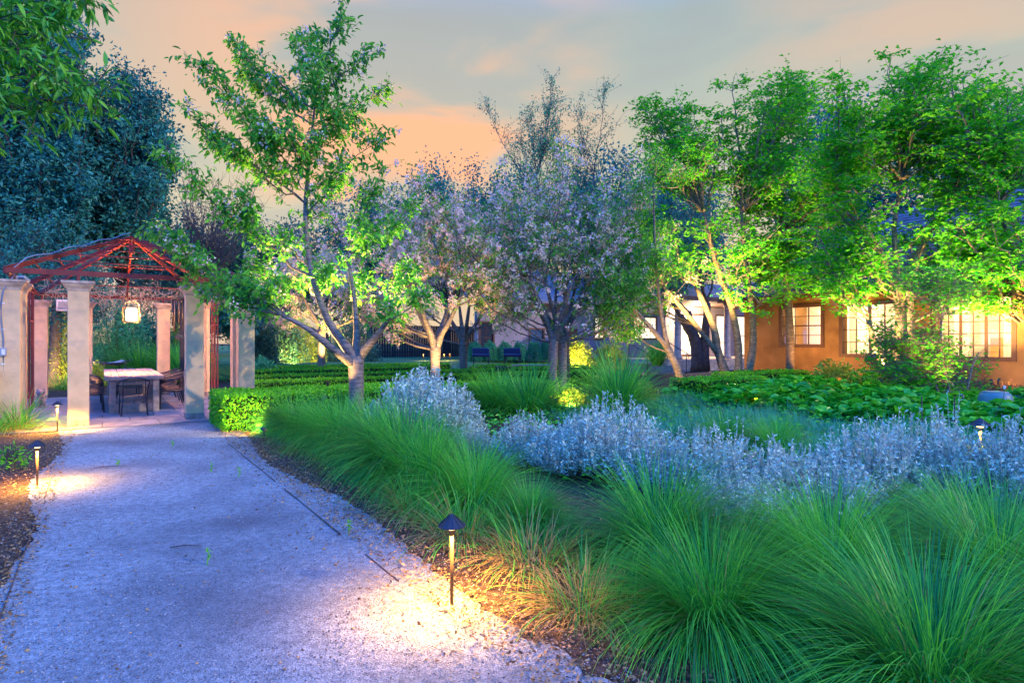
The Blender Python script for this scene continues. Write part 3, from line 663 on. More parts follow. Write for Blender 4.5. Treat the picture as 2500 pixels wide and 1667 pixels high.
    def leaf_sites(n_):
        a = rng.random(n_) < .72; w = rng.integers(0, N3, n_); tt = rng.random(n_) ** .7; p, tg = sub(P3, tt, w)
        w_ = rng.integers(0, N2, n_); p2, tg2 = sub(P2, .2 + .8 * rng.random(n_), w_)
        return np.where(a[:, None], p, p2), np.where(a[:, None], tg, tg2)
    if leafn:
        p, tg = leaf_sites(leafn); p = p + rng.normal(0, jit, p.shape) * ([1, 1, .45] if mode == 'flat' else 1)
        if mode == 'droop': D = nrm(tg * .5 + rng.normal(0, .55, p.shape) + [0, 0, -.45]); N = rng.normal(0, .5, p.shape) + [0, 0, 1]
        elif mode == 'flat': D = rng.normal(0, 1, p.shape) * [1, 1, .30] + [0, 0, -.15]; N = rng.normal(0, .30, p.shape) + [0, 0, 1]
        else: D = rdir(leafn); N = rdir(leafn)
        sz = .65 + .7 * rng.random(leafn); fm = MB(); (fm.lance if lance else fm.leaves)(p, D, N, LL * sz, LW * sz, tint=np.clip(rng.normal(.45, .28, leafn), 0, 1), droop=.14)
        fm.obj('foliage', leaf, root, kind='stuff')
    if petal:
        p, tg = leaf_sites(petal // 9)
        if petal_zmax is not None: p = p[p[:, 2] < petal_zmax]
        p = np.repeat(p, 9, 0) + rng.normal(0, .042, (len(p) * 9, 3)); n_ = len(p)
        fm = MB(); fm.leaves(p, rdir(n_, -.3), rdir(n_, .4), petal_size * (.7 + .6 * rng.random(n_)), petal_size * .95, tint=rng.random(n_), fold=.3)
        fm.obj('blossom', M['petal'], root, kind='stuff')
    return root
def ell(c, r, n, lo=.55):
    d = rdir(n); return np.array(c) + d * np.array(r) * (lo + (1 - lo) * rng.random((n, 1)) ** .5)
def pxtips(lst, Y0, spread=1.0): return [W(x, y, Y0 + (d[0] if d else rng.uniform(-spread, spread))) for x, y, *d in lst]
def hedge(U0, U1, V0, V1, h, label, dens=800, leaf=.042, z0=0.0, m='box_leaf', ang=None, org=None):
    t = empty('box_hedge', UV((U0 + U1) / 2, (V0 + V1) / 2, z0), ROT, label, 'hedge', 'clipped box hedges')
    dx, dy = V1 - V0, U1 - U0
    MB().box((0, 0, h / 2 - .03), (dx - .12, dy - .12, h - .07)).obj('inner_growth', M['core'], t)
    A = [dx * dy, dx * h, dx * h, dy * h, dy * h]; n = int(sum(A) * dens); w = rng.choice(5, n, p=np.array(A) / sum(A)); a, b = rng.random(n) - .5, rng.random(n) - .5
    P = np.zeros((n, 3)); N = np.zeros((n, 3)); J = rng.normal(0, .018, n) + .012 * np.sin(a * dx * 5) * np.cos(b * 9)
    for q, (nx_, ny_, nz_) in enumerate(((0, 0, 1), (0, -1, 0), (0, 1, 0), (-1, 0, 0), (1, 0, 0))):
        s_ = w == q
        if q == 0: P[s_] = np.stack([a[s_] * dx, b[s_] * dy, h + J[s_]], 1)
        elif q < 3: P[s_] = np.stack([a[s_] * dx, ny_ * (dy / 2 + J[s_]), (b[s_] + .5) * h], 1)
        else: P[s_] = np.stack([nx_ * (dx / 2 + J[s_]), a[s_] * dy, (b[s_] + .5) * h], 1)
        N[s_] = (nx_, ny_, nz_)
    D = nrm(N * .7 + rng.normal(0, .7, (n, 3)) + [0, 0, .3]); sz = .6 + .8 * rng.random(n)
    MB().leaves(P - D * leaf * .4, D, N + rng.normal(0, .5, (n, 3)), leaf * sz, leaf * .6 * sz, tint=np.clip(rng.normal(.45, .3, n), 0, 1)).obj('foliage', M[m], t, kind='stuff')
    return t
def grass_mesh(nb, h, spread, wd, m, seed, bendm=1.7, lean=(0, 0), base_r=.16, k=6, dry=.06, upright=.55):
    r = np.random.default_rng(seed); th = r.random(nb) * 6.283; rr = base_r * np.sqrt(r.random(nb)); q = r.random(nb) ** .75
    P = np.stack([rr * np.cos(th), rr * np.sin(th), np.zeros(nb)], 1); th2 = th + r.normal(0, .35, nb)
    el = R(88) - q * spread; D = np.stack([np.cos(th2) * np.cos(el) + lean[0] * q, np.sin(th2) * np.cos(el) + lean[1] * q, np.sin(el)], 1)
    L = h * (.7 + .55 * r.random(nb)) * (1 + .25 * q); bend = (upright + q * bendm) * (.75 + .5 * r.random(nb))
    mb = MB(); tint = np.clip(r.normal(.36 + .12 * (seed % 3), .36, nb), 0, 1); isd = r.random(nb) < dry
    mb.blades(P[~isd], D[~isd], L[~isd], wd * (.7 + .6 * r.random((~isd).sum())), bend[~isd], k, 0, tint[~isd])
    nd = int(isd.sum())
    if nd: mb.blades(P[isd], D[isd] * [1.2, 1.2, .7], L[isd] * .75, wd * np.ones(nd), bend[isd] * 1.2, k, 1, tint[isd])
    return mb
def silver_mesh(ns, h, rad, seed, nl=22, leaf=.032, dome=.55):
    r = np.random.default_rng(seed); th = r.random(ns) * 6.283; q = np.sqrt(r.random(ns)); k = 6
    tip = np.stack([rad * q * np.cos(th), rad * q * np.sin(th), h * (1.0 - dome * q ** 2.2) * (.66 + .46 * r.random(ns))], 1)
    st = tip * [.30, .30, .10] + r.normal(0, .03, (ns, 3)) * [1, 1, 0]; t = np.linspace(0, 1, k)[None, :, None]
    ctrl = st * .4 + tip * .6 + np.stack([.12 * np.cos(th), .12 * np.sin(th), -.08 * np.ones(ns)], 1)
    P = st[:, None] * (1 - t) ** 2 + 2 * ctrl[:, None] * t * (1 - t) + tip[:, None] * t ** 2
    sm = MB(); sm.tubes(P, np.broadcast_to(np.linspace(.0045, .002, k)[None], (ns, k)), 3)
    w = np.repeat(np.arange(ns), nl); tt = .22 + .78 * r.random(ns * nl) ** .8; p, tg = sub(P, tt, w); n = len(p)
    D = nrm(tg * .7 + nrm(r.normal(0, 1, (n, 3))) * .9); sz = .6 + .7 * r.random(n)
    lm = MB(); lm.leaves(p, D, r.normal(0, 1, (n, 3)), leaf * sz, leaf * .40 * sz, tint=np.clip(np.repeat(r.normal(.5, .36, ns), nl) + r.normal(0, .12, n), 0, 1), fold=.1)
    return sm, lm
def shrub(name, label, loc, rad, h, m, n=2500, leaf=.06, lw=.5, group=None, stems=14, cat='shrub', flat=1.0, lo=.45, rz=0.0, kind_leaf=None):
    t = empty(name, loc, rz, label, cat, group)
    rad = np.array(rad) * np.ones(2); th = rng.random(stems) * 6.283; q = rng.random(stems) ** .5
    tip = np.stack([rad[0] * .8 * q * np.cos(th), rad[1] * .8 * q * np.sin(th), h * (.95 - .3 * q)], 1); st = tip * [.12, .12, 0]
    MB().tubes(limb_paths(st, tip, 6, -.5, .02), np.linspace(.014, .004, 6)[None], 4, tint=.4).obj('stems', M['barkd'], t)
    d = rdir(n, .25); d[:, 2] = np.abs(d[:, 2]) if flat >= 0 else d[:, 2]
    s_ = lo + (1 - lo) * rng.random((n, 1)) ** .5; lump = 1 + .16 * np.sin(d[:, :1] * 7 + loc[0]) * np.cos(d[:, 1:2] * 6 + loc[1])
    P = d * s_ * lump * [rad[0], rad[1], h]; P[:, 2] = np.maximum(P[:, 2], .02)
    D = nrm(d * .6 + rdir(n) * .8); sz = .6 + .8 * rng.random(n)
    MB().leaves(P, D, d + rng.normal(0, .6, (n, 3)), leaf * sz, leaf * lw * sz, tint=np.clip(rng.normal(.45, .28, n), 0, 1)).obj('foliage', M[m], t, kind='stuff')
    return t

# =================================================================== HEDGES
hedge(11.25, 12.95, 1.72, 5.6, .60, 'broad box hedge corner beside the gravel path, lit yellow at its near end', 1500, .050)
hedge(11.9, 12.95, 5.62, 9.2, .56, 'box hedge running on behind the big cherry tree trunk', 900, .05)
hedge(16.6, 17.4, 3.3, 14.8, .50, 'first long low box hedge behind the corner hedge', 700, .05)
hedge(19.3, 20.1, 3.8, 13.5, .50, 'second long low box hedge of the parterre', 520, .055)
hedge(22.6, 23.6, 4.0, 11.5, .52, 'third long low box hedge of the parterre', 420, .06)
hedge(25.3, 26.5, 4.2, 13.5, .52, 'farthest long box hedge in front of the lawn', 380, .065)
hedge(13.6, 19.4, 3.45, 4.3, .50, 'box hedge running back beside the right side of the pergola', 500, .055) if False else None
hedge(13.2, 16.4, 9.0, 9.8, .50, 'short box hedge behind the silver shrub', 500, .055)
hedge(17.5, 18.3, 12.2, 15.6, .62, 'box hedge block before the stone bench', 450, .055)
hedge(21.2, 22.2, 12.6, 16.6, .55, 'box hedge before the small spiky plant by the porch steps', 380, .06)
hedge(9.4, 10.4, 11.6, 14.2, .62, 'yellow lit box hedge left of the leaning slim trunk', 800, .05)
hedge(10.3, 11.3, 14.25, 17.6, .66, 'box hedge behind the many stemmed maple', 600, .05)

# =================================================================== GRASS CLUMPS
gms = [grass_mesh(3000, .98, R(62), .0052, None, 30 + i, lean=(-.10, -.05), k=7, bendm=2.3, upright=.5, base_r=.20, dry=.13).mesh('grass_blades', [M['grass'], M['drygrass']]) for i in range(4)]
def clump(loc, rz, s, label, me, sz=None, name='ornamental_grass', group='arching grass clumps along the path'):
    t = empty(name, loc, 0, label, 'grass clump', group)
    link('blades', me, t, (0, 0, 0), (rng.normal(0, .07), rng.normal(0, .07), rz), (s * rng.uniform(.9, 1.1), s * rng.uniform(.9, 1.1), sz or s)); return t
cl = [(10.75, 2.75, .74, 'grass clump next to the corner of the broad hedge'), (9.85, 2.95, .80, 'grass clump left of the big cherry trunk'), (8.8, 2.9, .92, 'grass clump directly in front of the big cherry trunk'),
      (7.75, 3.0, .92, 'arching grass clump halfway between hedge and nearest path light'), (6.75, 2.95, .92, 'full grass clump left behind the nearest path light'), (5.8, 2.85, .86, 'full grass clump behind the cone of the nearest path light'),
      (4.9, 2.85, .72, 'smaller low grass clump right of the nearest path light'), (4.15, 2.95, .46, 'lowest thin grass clump between the two big groups'),
      (3.0, 3.3, .82, 'big bright grass clump at the lower middle right'), (2.15, 2.75, .70, 'drooping dark grass clump at the lower edge of the photo'), (2.05, 3.75, .74, 'bright upright grass clump at the lower right'),
      (1.2, 3.0, .76, 'blue green drooping grass clump in the lower right corner'), (1.5, 4.6, .74, 'grass clump at the right edge in front of silver shrubs'), (2.75, 4.25, .46, 'short grass clump behind the big bright one'),
      (.65, 3.9, .84, 'yellow green grass clump at the far right edge'), (2.0, 5.4, .58, 'small grass clump far right beneath the silver shrubs')]
for i, (U, V_, s_, lb) in enumerate(cl): clump(UV(U, V_), rng.random() * 6.28, s_, lb, gms[i % 4], s_ * rng.uniform(.86, .98))
tall = [grass_mesh(900, 1.25, R(48), .011, None, 60 + i, bendm=1.1, base_r=.22, dry=.02, upright=.25).mesh('tall_blades', [M['grass'], M['drygrass']]) for i in range(2)]
clump(at(1290, 12.6), .4, 1.0, 'broad tall green grass tuft before the pale forked cherry trunks', tall[0], .82, 'tall_grass', 'tall green grass tufts')
clump(at(1215, 13.2), 2.4, .85, 'tall green grass tuft behind the large silver shrub', tall[1], .7, 'tall_grass', 'tall green grass tufts')
clump(at(1508, 12.4), 1.4, .98, 'tallest upright green grass tuft in the middle of the garden', tall[1], 1.05, 'tall_grass', 'tall green grass tufts')
for i, (px, Y, s_, lb) in enumerate([(345, 24, 1.6, 'blue green grass tuft behind the table, left of the back pier'), (440, 23, 1.5, 'blue green grass tuft behind the right row of chairs'), (395, 26, 1.7, 'blue green grass tuft behind the back pier')]):
    clump(at(px, Y), i * 2., s_, lb, tall[i % 2], 1.15, 'tall_grass', 'tall green grass tufts')
clump(at(1605, 27.5, .45), .3, .8, 'spiky upright plant by the porch steps', tall[0], .95, 'spiky_plant', 'tall green grass tufts')
lg = grass_mesh(330, .75, R(55), .008, None, 77, bendm=.9, dry=.35, base_r=.2).mesh('blades', [M['grass'], M['drygrass']])
dg = grass_mesh(420, .50, R(60), .006, None, 78, bendm=1.3, dry=.72, base_r=.26).mesh('blades', [M['grass'], M['drygrass']])
for i, (U, V_, s_, lb) in enumerate([(5.0, 2.35, .9, 'dry straw coloured grass foot lit by the nearest path light, back one'), (4.3, 2.4, 1.0, 'dry straw coloured grass foot lit by the nearest path light, middle one'), (3.5, 2.5, .95, 'dry straw coloured grass foot at the left side of the big bright clump'), (2.7, 2.3, .8, 'sparse dry grass foot on the mulch near the lower edge')]): clump(UV(U, V_), i * 1.3, s_, lb, dg, s_, 'dry_grass', 'dry grass feet on the mulch')
clump(G(42, 1050), 0, 1.0, 'loose grass tuft with dry stems at the foot of the far left pier', lg)
clump(G(-30, 1062), 2, .9, 'loose grass tuft half out of frame at the left edge', lg)
clump(at(1770, 8.7), 1, .62, 'fine blue green tuft behind the silver band, left', gms[0], .62); clump(at(1900, 8.2), 2.2, .6, 'fine blue green tuft behind the silver band, right', gms[2], .6)
clump(at(150, 19.5), 1, .9, 'yellow green tuft beside the left back pier', lg)

# =================================================================== SILVER SHRUBS
sv = []
for i in range(3):
    a, b = silver_mesh(290, .84, .64, 90 + i, nl=20, leaf=.044); sv.append((a.mesh('stems', M['silverstem']), b.mesh('foliage', M['silver'])))
def silver(loc, s, sz, rz, i, label):
    t = empty('silver_shrub', loc, rz, label, 'shrub', 'silver leaved shrubs'); t.scale = (s, s, sz)
    link('stems', sv[i][0], t); f = link('foliage', sv[i][1], t); f['kind'] = 'stuff'
a, b = silver_mesh(760, .95, .90, 99, nl=24, leaf=.048, dome=.72); sv.append((a.mesh('stems', M['silverstem']), b.mesh('foliage', M['silver'])))
silver(at(1035, 9.3), 1.1, 1.16, 0, 3, 'largest round silver shrub right of the big cherry trunk')
silver(at(1150, 8.1), .55, .55, 2, 1, 'small silver shrub at the foot of the largest one')
for i, (px, Y, s_, lb) in enumerate([(1290, 7.6, .82, 'silver shrub at the upper left start of the silver band'), (1400, 7.1, .95, 'second silver shrub of the band, below the tall tuft'), (1500, 6.9, .98, 'silver shrub of the band right below the tallest tuft'),
                                     (1615, 6.35, .95, 'silver shrub in the middle of the band'), (1730, 5.95, .92, 'silver shrub with long pale shoots right of middle'), (1860, 5.5, .90, 'forward silver shrub where the band bends'),
                                     (1990, 5.35, .88, 'silver shrub above the upright lower right grass'), (2120, 5.9, .95, 'silver shrub rising behind the lower right grass'), (2260, 6.0, .95, 'dark gapped silver shrub left of the sunken path light'),
                                     (2400, 5.7, .92, 'silver shrub right before the sunken path light'), (2540, 5.5, .95, 'silver shrub cut by the right edge'), (1440, 8.4, .8, 'silver shrub peeping out behind the band'), (1800, 4.95, .72, 'lowest silver shrub reaching down into the grass')]):
    silver(at(px, Y), s_ * rng.uniform(.88, 1.05), s_ * rng.uniform(.74, 1.12), rng.random() * 6, i % 3, lb)
for px, py, Y, h, lb in [(1535, 945, 6.7, .35, 'long pale shoot above the upper end of the silver band'), (1800, 1010, 6.2, .35, 'long pale shoot over the middle of the silver band'), (2325, 950, 7.5, .6, 'tall bushy pale shoot before the young maple'), (2470, 1015, 6.0, .35, 'long pale shoot beside the sunken path light')]:
    p = W(px, py, Y); t = empty('flower_spike', (p[0], p[1], 0), rng.random() * 6, lb, 'shoot', 'long pale shoots of the silver shrubs')
    for j in range(3):
        o_ = rng.normal(0, .07, 2); zt = p[2] * rng.uniform(.82, 1.0); pts = np.array([[o_[0] * .3, o_[1] * .3, .3], [o_[0] * .8, o_[1] * .8, zt * .7], [o_[0], o_[1], zt]]); MB().tube(pts, [.004, .003, .0015], 4).obj('stalk', M['silverstem'], t)
        n = 22; tt = rng.random(n); q = np.stack([o_[0] * (.8 + .2 * tt), o_[1] * (.8 + .2 * tt), zt - h + tt * h], 1)
        MB().leaves(q, rdir(n, .7), rdir(n), .045, .013, tint=rng.random(n)).obj('leaf_whorls', M['silver'], t, kind='stuff')

# =================================================================== GROUND COVER ON THE RIGHT
def broad(mb, n, P, rad=.16):
    th = rng.random(n) * 6.283; D = np.stack([np.cos(th), np.sin(th), rng.uniform(-.1, .5, n)], 1); D = nrm(D); N = nrm(rng.normal(0, .35, (n, 3)) + [0, 0, 1]); N = nrm(N - (N * D).sum(1, keepdims=True) * D); B = np.cross(D, N)
    L = rad * (.6 + .8 * rng.random(n)); w = L * .62; s_ = lambda v: v[:, None]
    V = np.stack([P, P + D * s_(L * .30) + B * s_(w * .5) + N * s_(L * .06), P + D * s_(L * .7) + B * s_(w * .36) + N * s_(L * .05), P + D * s_(L) - N * s_(L * .18), P + D * s_(L * .7) - B * s_(w * .36) + N * s_(L * .05), P + D * s_(L * .30) - B * s_(w * .5) + N * s_(L * .06), P + D * s_(L * .5) - N * s_(L * .03)], 1).reshape(-1, 3)
    i = (np.arange(n) * 7)[:, None]; F = np.concatenate([i + list(f) for f in ((0, 1, 6), (1, 2, 6), (2, 3, 6), (3, 4, 6), (4, 5, 6), (5, 0, 6))], 0)
    mb.add(V, F, 0, np.repeat(np.clip(rng.normal(.45, .28, n), 0, 1), 7))
mb = MB(); n = 9500; U = rng.uniform(.5, 10.3, n); V_ = rng.uniform(11.2, 16.8, n); P = U[:, None] * uh + V_[:, None] * vh
P[:, 2] = .05 + .42 * rng.random(n) ** .8 * (1 + .5 * np.sin(P[:, 0] * 1.9) * np.cos(P[:, 1] * 1.6)); broad(mb, n, P, .24)
mb.obj('broad_leaved_plants', M['hosta'], kind='stuff', label='bed of broad glossy green leaves below the ochre wall', cat='ground cover')
mb = MB(); n = 26000; U = rng.uniform(1.0, 11.5, n); V_ = rng.uniform(7.0, 11.6, n); P = U[:, None] * uh + V_[:, None] * vh
hgt = .10 + .22 * (.5 + .5 * np.sin(P[:, 0] * 1.7 + 1) * np.sin(P[:, 1] * 1.9)); P[:, 2] = hgt * rng.random(n) * .5
mb.blades(P, nrm(rng.normal(0, .45, (n, 3)) + [0, 0, 1]), hgt * (.6 + .8 * rng.random(n)), .009, rng.uniform(.1, .7, n), 4, 0, rng.random(n))
mb.obj('low_herbs', M['bluegreen'], kind='stuff', label='low blue green herbs between the silver shrubs and the broad leaves', cat='ground cover')
mb = MB(); n = 6200; U = rng.uniform(1.0, 12, n); V_ = np.concatenate([rng.uniform(4.2, 7.0, 2600), rng.uniform(7.0, 11.4, 3600)]); P = U[:, None] * uh + V_[:, None] * vh; P[:, 2] = .02 + .2 * rng.random(n); broad(mb, n, P, .09)
mb.obj('small_leaved_cover', M['hosta'], kind='stuff', label='small green leaves showing between the silver shrubs', cat='ground cover')
# weeds on the path and left bed
wd_places = [(505, 1378, 0.12, 'feathery green weed in the middle of the gravel path'), (515, 1150, .11, 'small green weed left of centre far up the path'), (583, 1165, .11, 'slim green weed far up the path near the right edging'), (420, 1090, .08, 'tiny weed near the head of the path'), (850, 1305, .13, 'weed at the mulch edge right of the steel edging'), (287, 1135, .07, 'tiny weed beside the left pool of lamp light')]
for px, py, h, lb in wd_places:
    t = empty('weed', G(px, py, .012), 0, lb, 'weed', 'small weeds in the gravel'); MB().tube([(0, 0, 0), (.01, 0, h * .6), (.0, .005, h)], [.003, .002, .001], 4).obj('stem', M['box_leaf'], t)
    n = 30; q = rng.random(n) * .9 + .1; MB().leaves(np.stack([.01 * np.sin(q * 3), 0 * q, h * q], 1), rdir(n, .2), rdir(n), .022 + .012 * rng.random(n), .008, tint=rng.random(n)).obj('leaves', M['box_leaf'], t)
for i, (px, py, a, L, lb) in enumerate([(270, 1140, .5, .35, 'thin twig lying across the left pool of light'), (1092, 1500, -.6, .12, 'short stick at the foot of the nearest path light'), (455, 1335, .2, .22, 'thin twig lying mid path'), (212, 1060, 1.0, .25, 'thin curved twig near the head of the path')]):
    g = G(px, py, .02); t = MB().tube([(-L / 2, 0, .006), (-.1 * L, .01, .012), (L / 2, -.01, .006)], [.004, .0045, .002], 6).obj('twig', M['barkd'], label=lb, cat='twig', group='fallen twigs'); t.location = tuple(g); t.rotation_euler = (0, 0, a)
shrub('seedling', 'small bright green seedling bush at the left edge of the mulch', G(30, 1145), .16, .30, 'box_leaf', 160, .06, .3)

# =================================================================== TREES
BC = M['barkc']
# T1 - big cherry
b = at(868, 11.3)
tips1 = pxtips([(470, 150), (565, 105), (600, 180), (730, 75), (760, 190), (845, -10), (905, 125), (945, 215), (940, 330), (450, 270), (520, 340), (400, 385), (640, 330), (700, 300), (800, 150), (870, 300), (560, 250), (830, 260),
                (930, 420), (380, 560), (440, 620), (560, 480), (620, 640), (560, 700), (780, 520), (900, 560), (1000, 640), (960, 760), (830, 640), (690, 690), (1040, 720), (480, 700), (640, 760), (1010, 500), (760, 650), (890, 680), (740, 420), (850, 420), (780, 330)], 11.3, 1.1)
fork = W(868, 868, 11.3)
st = [([b, b + [0.02, 0, .7], fork], [.15, .135, .15]),
      ([fork - [0, 0, .22], fork + [-.06, 0, .02], W(802, 790, 11.2), W(768, 700, 11.2), W(748, 600, 11.3), W(745, 500, 11.4), W(755, 380, 11.4), W(772, 230, 11.3)], [.10, .088, .070, .058, .05, .040, .028, .015]),
      ([fork - [0, 0, .2], W(872, 800, 11.4), W(862, 700, 11.5), W(845, 620, 11.6)], [.10, .055, .04, .03]),
      ([fork - [0, 0, .2], fork + [.1, 0, .02], W(925, 815, 11.1), W(960, 760, 11.0)], [.10, .085, .055, .03]), ([fork - [0, 0, .2], W(838, 872, 11.1), W(750, 800, 10.7), W(690, 770, 10.6)], [.10, .08, .045, .03])]
tree('cherry_tree', 'big cherry tree with green leaves rising above the hedge right of the pergola', b, st, tips1, BC, M['cherry'], 14500, .12, .048, n2=24, l2=.40, n3=2, l3=.17, r_limb=.026, petal=3600, petal_size=.05, jit=.045, group='cherry trees', tmin=.15, sag=.25, wig=.016, lance=True)
def cherry(px, Y, z0, fy, tops, label, nl, npet, ell_list, tr=.15, forks=4, sd=0, bark=BC, l2=.7, LL=.10, n2=12, bare=0, leaf='cherry'):
    b = at(px, Y, z0); f = W(px, fy, Y); stems = [([b, (b + f) / 2 + [rng.normal(0, .02), 0, 0], f], [tr, tr * .9, tr * 1.1])]
    for i in range(forks):
        a = (i + .5) / forks * 6.283 + sd; e = f + np.array([math.cos(a) * .9, math.sin(a) * .9, 1.3 + .4 * rng.random()]); stems.append(([f - [0, 0, .22], f * .8 + e * .2 + [0, 0, -.05], (f + e) / 2 + [0, 0, -.12], e], [tr * .8, tr * .6, tr * .45, tr * .3]))
    tp = np.concatenate([np.array([W(x, y, Y + rng.uniform(-r_ * .6, r_ * .6)) for x, y in zip(rng.normal(cx_, rx, n_), rng.normal(cy_, ry, n_))]) for cx_, cy_, rx, ry, n_, r_ in ell_list])
    tp[:, 2] = np.maximum(tp[:, 2], f[2] + .25)
    return tree('cherry_tree', label, b, stems, tp, bark, M[leaf], nl, LL, LL * .42, n2=n2, l2=l2, n3=3, l3=.3, r_limb=tr * .28, petal=npet, petal_size=.065, jit=.08, group='cherry trees', tmin=.2)
cherry(1063, 16.8, 0, 838, None, 'pink flowering cherry behind the large silver shrub', 9000, 18000, [(1040, 560, 120, 70, 34, 2), (990, 680, 130, 35, 18, 2)], .14, 4, .3)
cherry(1133, 23.5, 0, 830, None, 'pale trunked flowering cherry lit from below, before the dark fence', 9000, 21000, [(1170, 530, 130, 75, 40, 3), (1120, 690, 130, 35, 20, 2)], .16, 4, 1.1, M['barkb'])
cherry(785, 25.5, .3, 800, None, 'small pale trunked cherry between big cherry and pergola, lit white', 5000, 15000, [(770, 660, 110, 55, 30, 2)], .15, 3, .2, M['barkb'])
cherry(1352, 17.0, 0, 820, None, 'twin trunked flowering cherry with thin grey branches right of centre', 9000, 11000, [(1340, 530, 120, 85, 36, 2), (1290, 680, 130, 35, 18, 2), (1480, 600, 70, 60, 12, 2)], .13, 5, .8)
cherry(1372, 17.4, 0, 822, None, 'second trunk of the grey branched cherry, set just right', 4500, 5500, [(1440, 560, 110, 100, 26, 2)], .13, 4, .2)
# bare topped tree
b = at(1385, 20); tree('bare_tree', 'tall slim lightly leafed tree with bare upright twigs above the pink cherries', b, [([b, W(1380, 700, 20), W(1375, 480, 20)], [.10, .07, .04]), ([W(1380, 720, 20), W(1330, 560, 20), W(1310, 430, 20)], [.06, .04, .025]), ([W(1380, 700, 20), W(1430, 560, 20), W(1450, 430, 20)], [.06, .04, .025])], pxtips([(x, y) for x, y in zip(rng.normal(1370, 62, 46), rng.uniform(185, 540, 46))], 20, 1.4), BC, M['bluegreen'], 9500, .075, .034, n2=8, l2=.75, n3=3, l3=.4, r_limb=.022, tmin=.15, upb=.8, twig_r=.005, jit=.06, rise=1.6)
# slim leaning tree
b = G(1668, 966)
tree('slim_tree', 'slim pale trunk leaning left in front of the yellow lit hedge', b, [([b, W(1655, 900, 17), W(1630, 848, 17)], [.11, .10, .09]), ([W(1630, 848, 17), W(1580, 790, 17), W(1530, 735, 17)], [.075, .06, .04]), ([W(1630, 848, 17), W(1610, 740, 17), W(1598, 600, 17), W(1595, 450, 17)], [.06, .045, .035, .02])],
     pxtips([(1470, 690), (1500, 620), (1440, 640), (1560, 680), (1530, 560), (1620, 560), (1600, 400), (1650, 420), (1560, 460), (1480, 740), (1580, 620), (1650, 640), (1510, 700), (1440, 720)], 17, 1.0), M['barkb'], M['cherry'], 8000, .10, .045, n2=14, l2=.8, r_limb=.03, petal=900, jit=.08)
# maples
def maple(label, b, stems, blobs, nl, Y, n2=10, l2=1.15, LL=.125, name='maple_tree', cat='tree', r_limb=.05, leaf='maple'):
    tp = np.concatenate([np.array([W(x, y, Y + rng.uniform(-d, d)) for x, y in zip(rng.uniform(cx - rx, cx + rx, n_), rng.uniform(cy - ry, cy + ry, n_))]) for cx, cy, rx, ry, n_, d in blobs])
    return tree(name, label, b, stems, tp, M['barkb'], M[leaf], nl, LL, LL * .62, n2=n2, l2=l2, n3=4, l3=.38, r_limb=r_limb, mode='flat', jit=.09, group='maples by the house', tmin=.3, sag=.8, cat=cat)
Y = 18.6; b = at(1802, Y)
st = [([at(1790, Y), W(1752, 862, Y), W(1745, 800, Y), W(1700, 700, Y)], [.15, .12, .10, .07]), ([at(1800, Y), W(1805, 850, Y), W(1790, 760, Y), W(1740, 620, Y), W(1720, 520, Y)], [.13, .11, .09, .07, .05]),
      ([at(1818, Y), W(1840, 850, Y), W(1838, 760, Y), W(1820, 640, Y), W(1810, 520, Y)], [.13, .11, .09, .07, .05]), ([W(1752, 862, Y), W(1680, 770, Y), W(1620, 700, Y - .5)], [.08, .07, .05])]
maple('many stemmed maple with layered bright green leaves in front of the lit porch doors', b, st, [(1720, 430, 150, 190, 34, 1.5), (1850, 330, 100, 150, 20, 1.5), (1620, 640, 100, 80, 12, 1.2), (1850, 600, 100, 100, 14, 1.2), (1640, 300, 60, 80, 8, 1), (1850, 720, 70, 30, 6, .8)], 22000, Y)
Y = 19.6; b = at(1928, Y)
maple('maple with one straight dark trunk left of the first ochre wall window', b, [([b, W(1930, 850, Y), W(1926, 750, Y), W(1915, 620, Y), W(1905, 480, Y), W(1900, 330, Y)], [.14, .125, .11, .09, .07, .04])], [(1960, 420, 120, 180, 26, 1.3), (1880, 700, 70, 40, 8, 1), (1990, 690, 70, 30, 5, 1), (1920, 260, 60, 60, 6, 1)], 14000, Y)
Y = 16.6; b = at(2205, Y)
st = [([at(2190, Y), W(2190, 920, Y), W(2140, 860, Y), W(2120, 780, Y)], [.17, .13, .09, .06]), ([at(2200, Y), W(2190, 900, Y), W(2200, 780, Y), W(2185, 680, Y), W(2120, 560, Y), W(2040, 500, Y)], [.18, .15, .12, .10, .07, .04]),
      ([at(2225, Y), W(2225, 880, Y), W(2215, 760, Y), W(2230, 640, Y), W(2280, 540, Y), W(2330, 470, Y)], [.17, .14, .12, .10, .07, .04]), ([at(2212, Y), W(2195, 700, Y), W(2180, 560, Y), W(2200, 440, Y)], [.12, .09, .06, .04])]
maple('large maple with thick pale trunks before the ochre wall windows', b, st, [(2200, 350, 200, 160, 44, 1.5), (2120, 700, 110, 30, 8, .8), (2120, 560, 110, 50, 8, 1), (2330, 600, 90, 90, 12, 1.2), (2250, 220, 90, 70, 8, 1), (2060, 420, 90, 150, 14, 1.2)], 27000, Y)
Y = 15.5; b = at(2530, Y)
maple('maple at the right edge with wide layered branches', b, [([b, W(2520, 800, Y), W(2480, 640, Y), W(2440, 500, Y)], [.15, .12, .09, .05]), ([b, W(2540, 760, Y), W(2560, 560, Y)], [.13, .10, .06])], [(2430, 380, 120, 170, 32, 1.5), (2420, 640, 80, 70, 12, 1), (2350, 250, 60, 60, 6, 1), (2370, 570, 60, 60, 8, 1)], 18000, Y)
Y = 12.8; b = at(2330, Y)
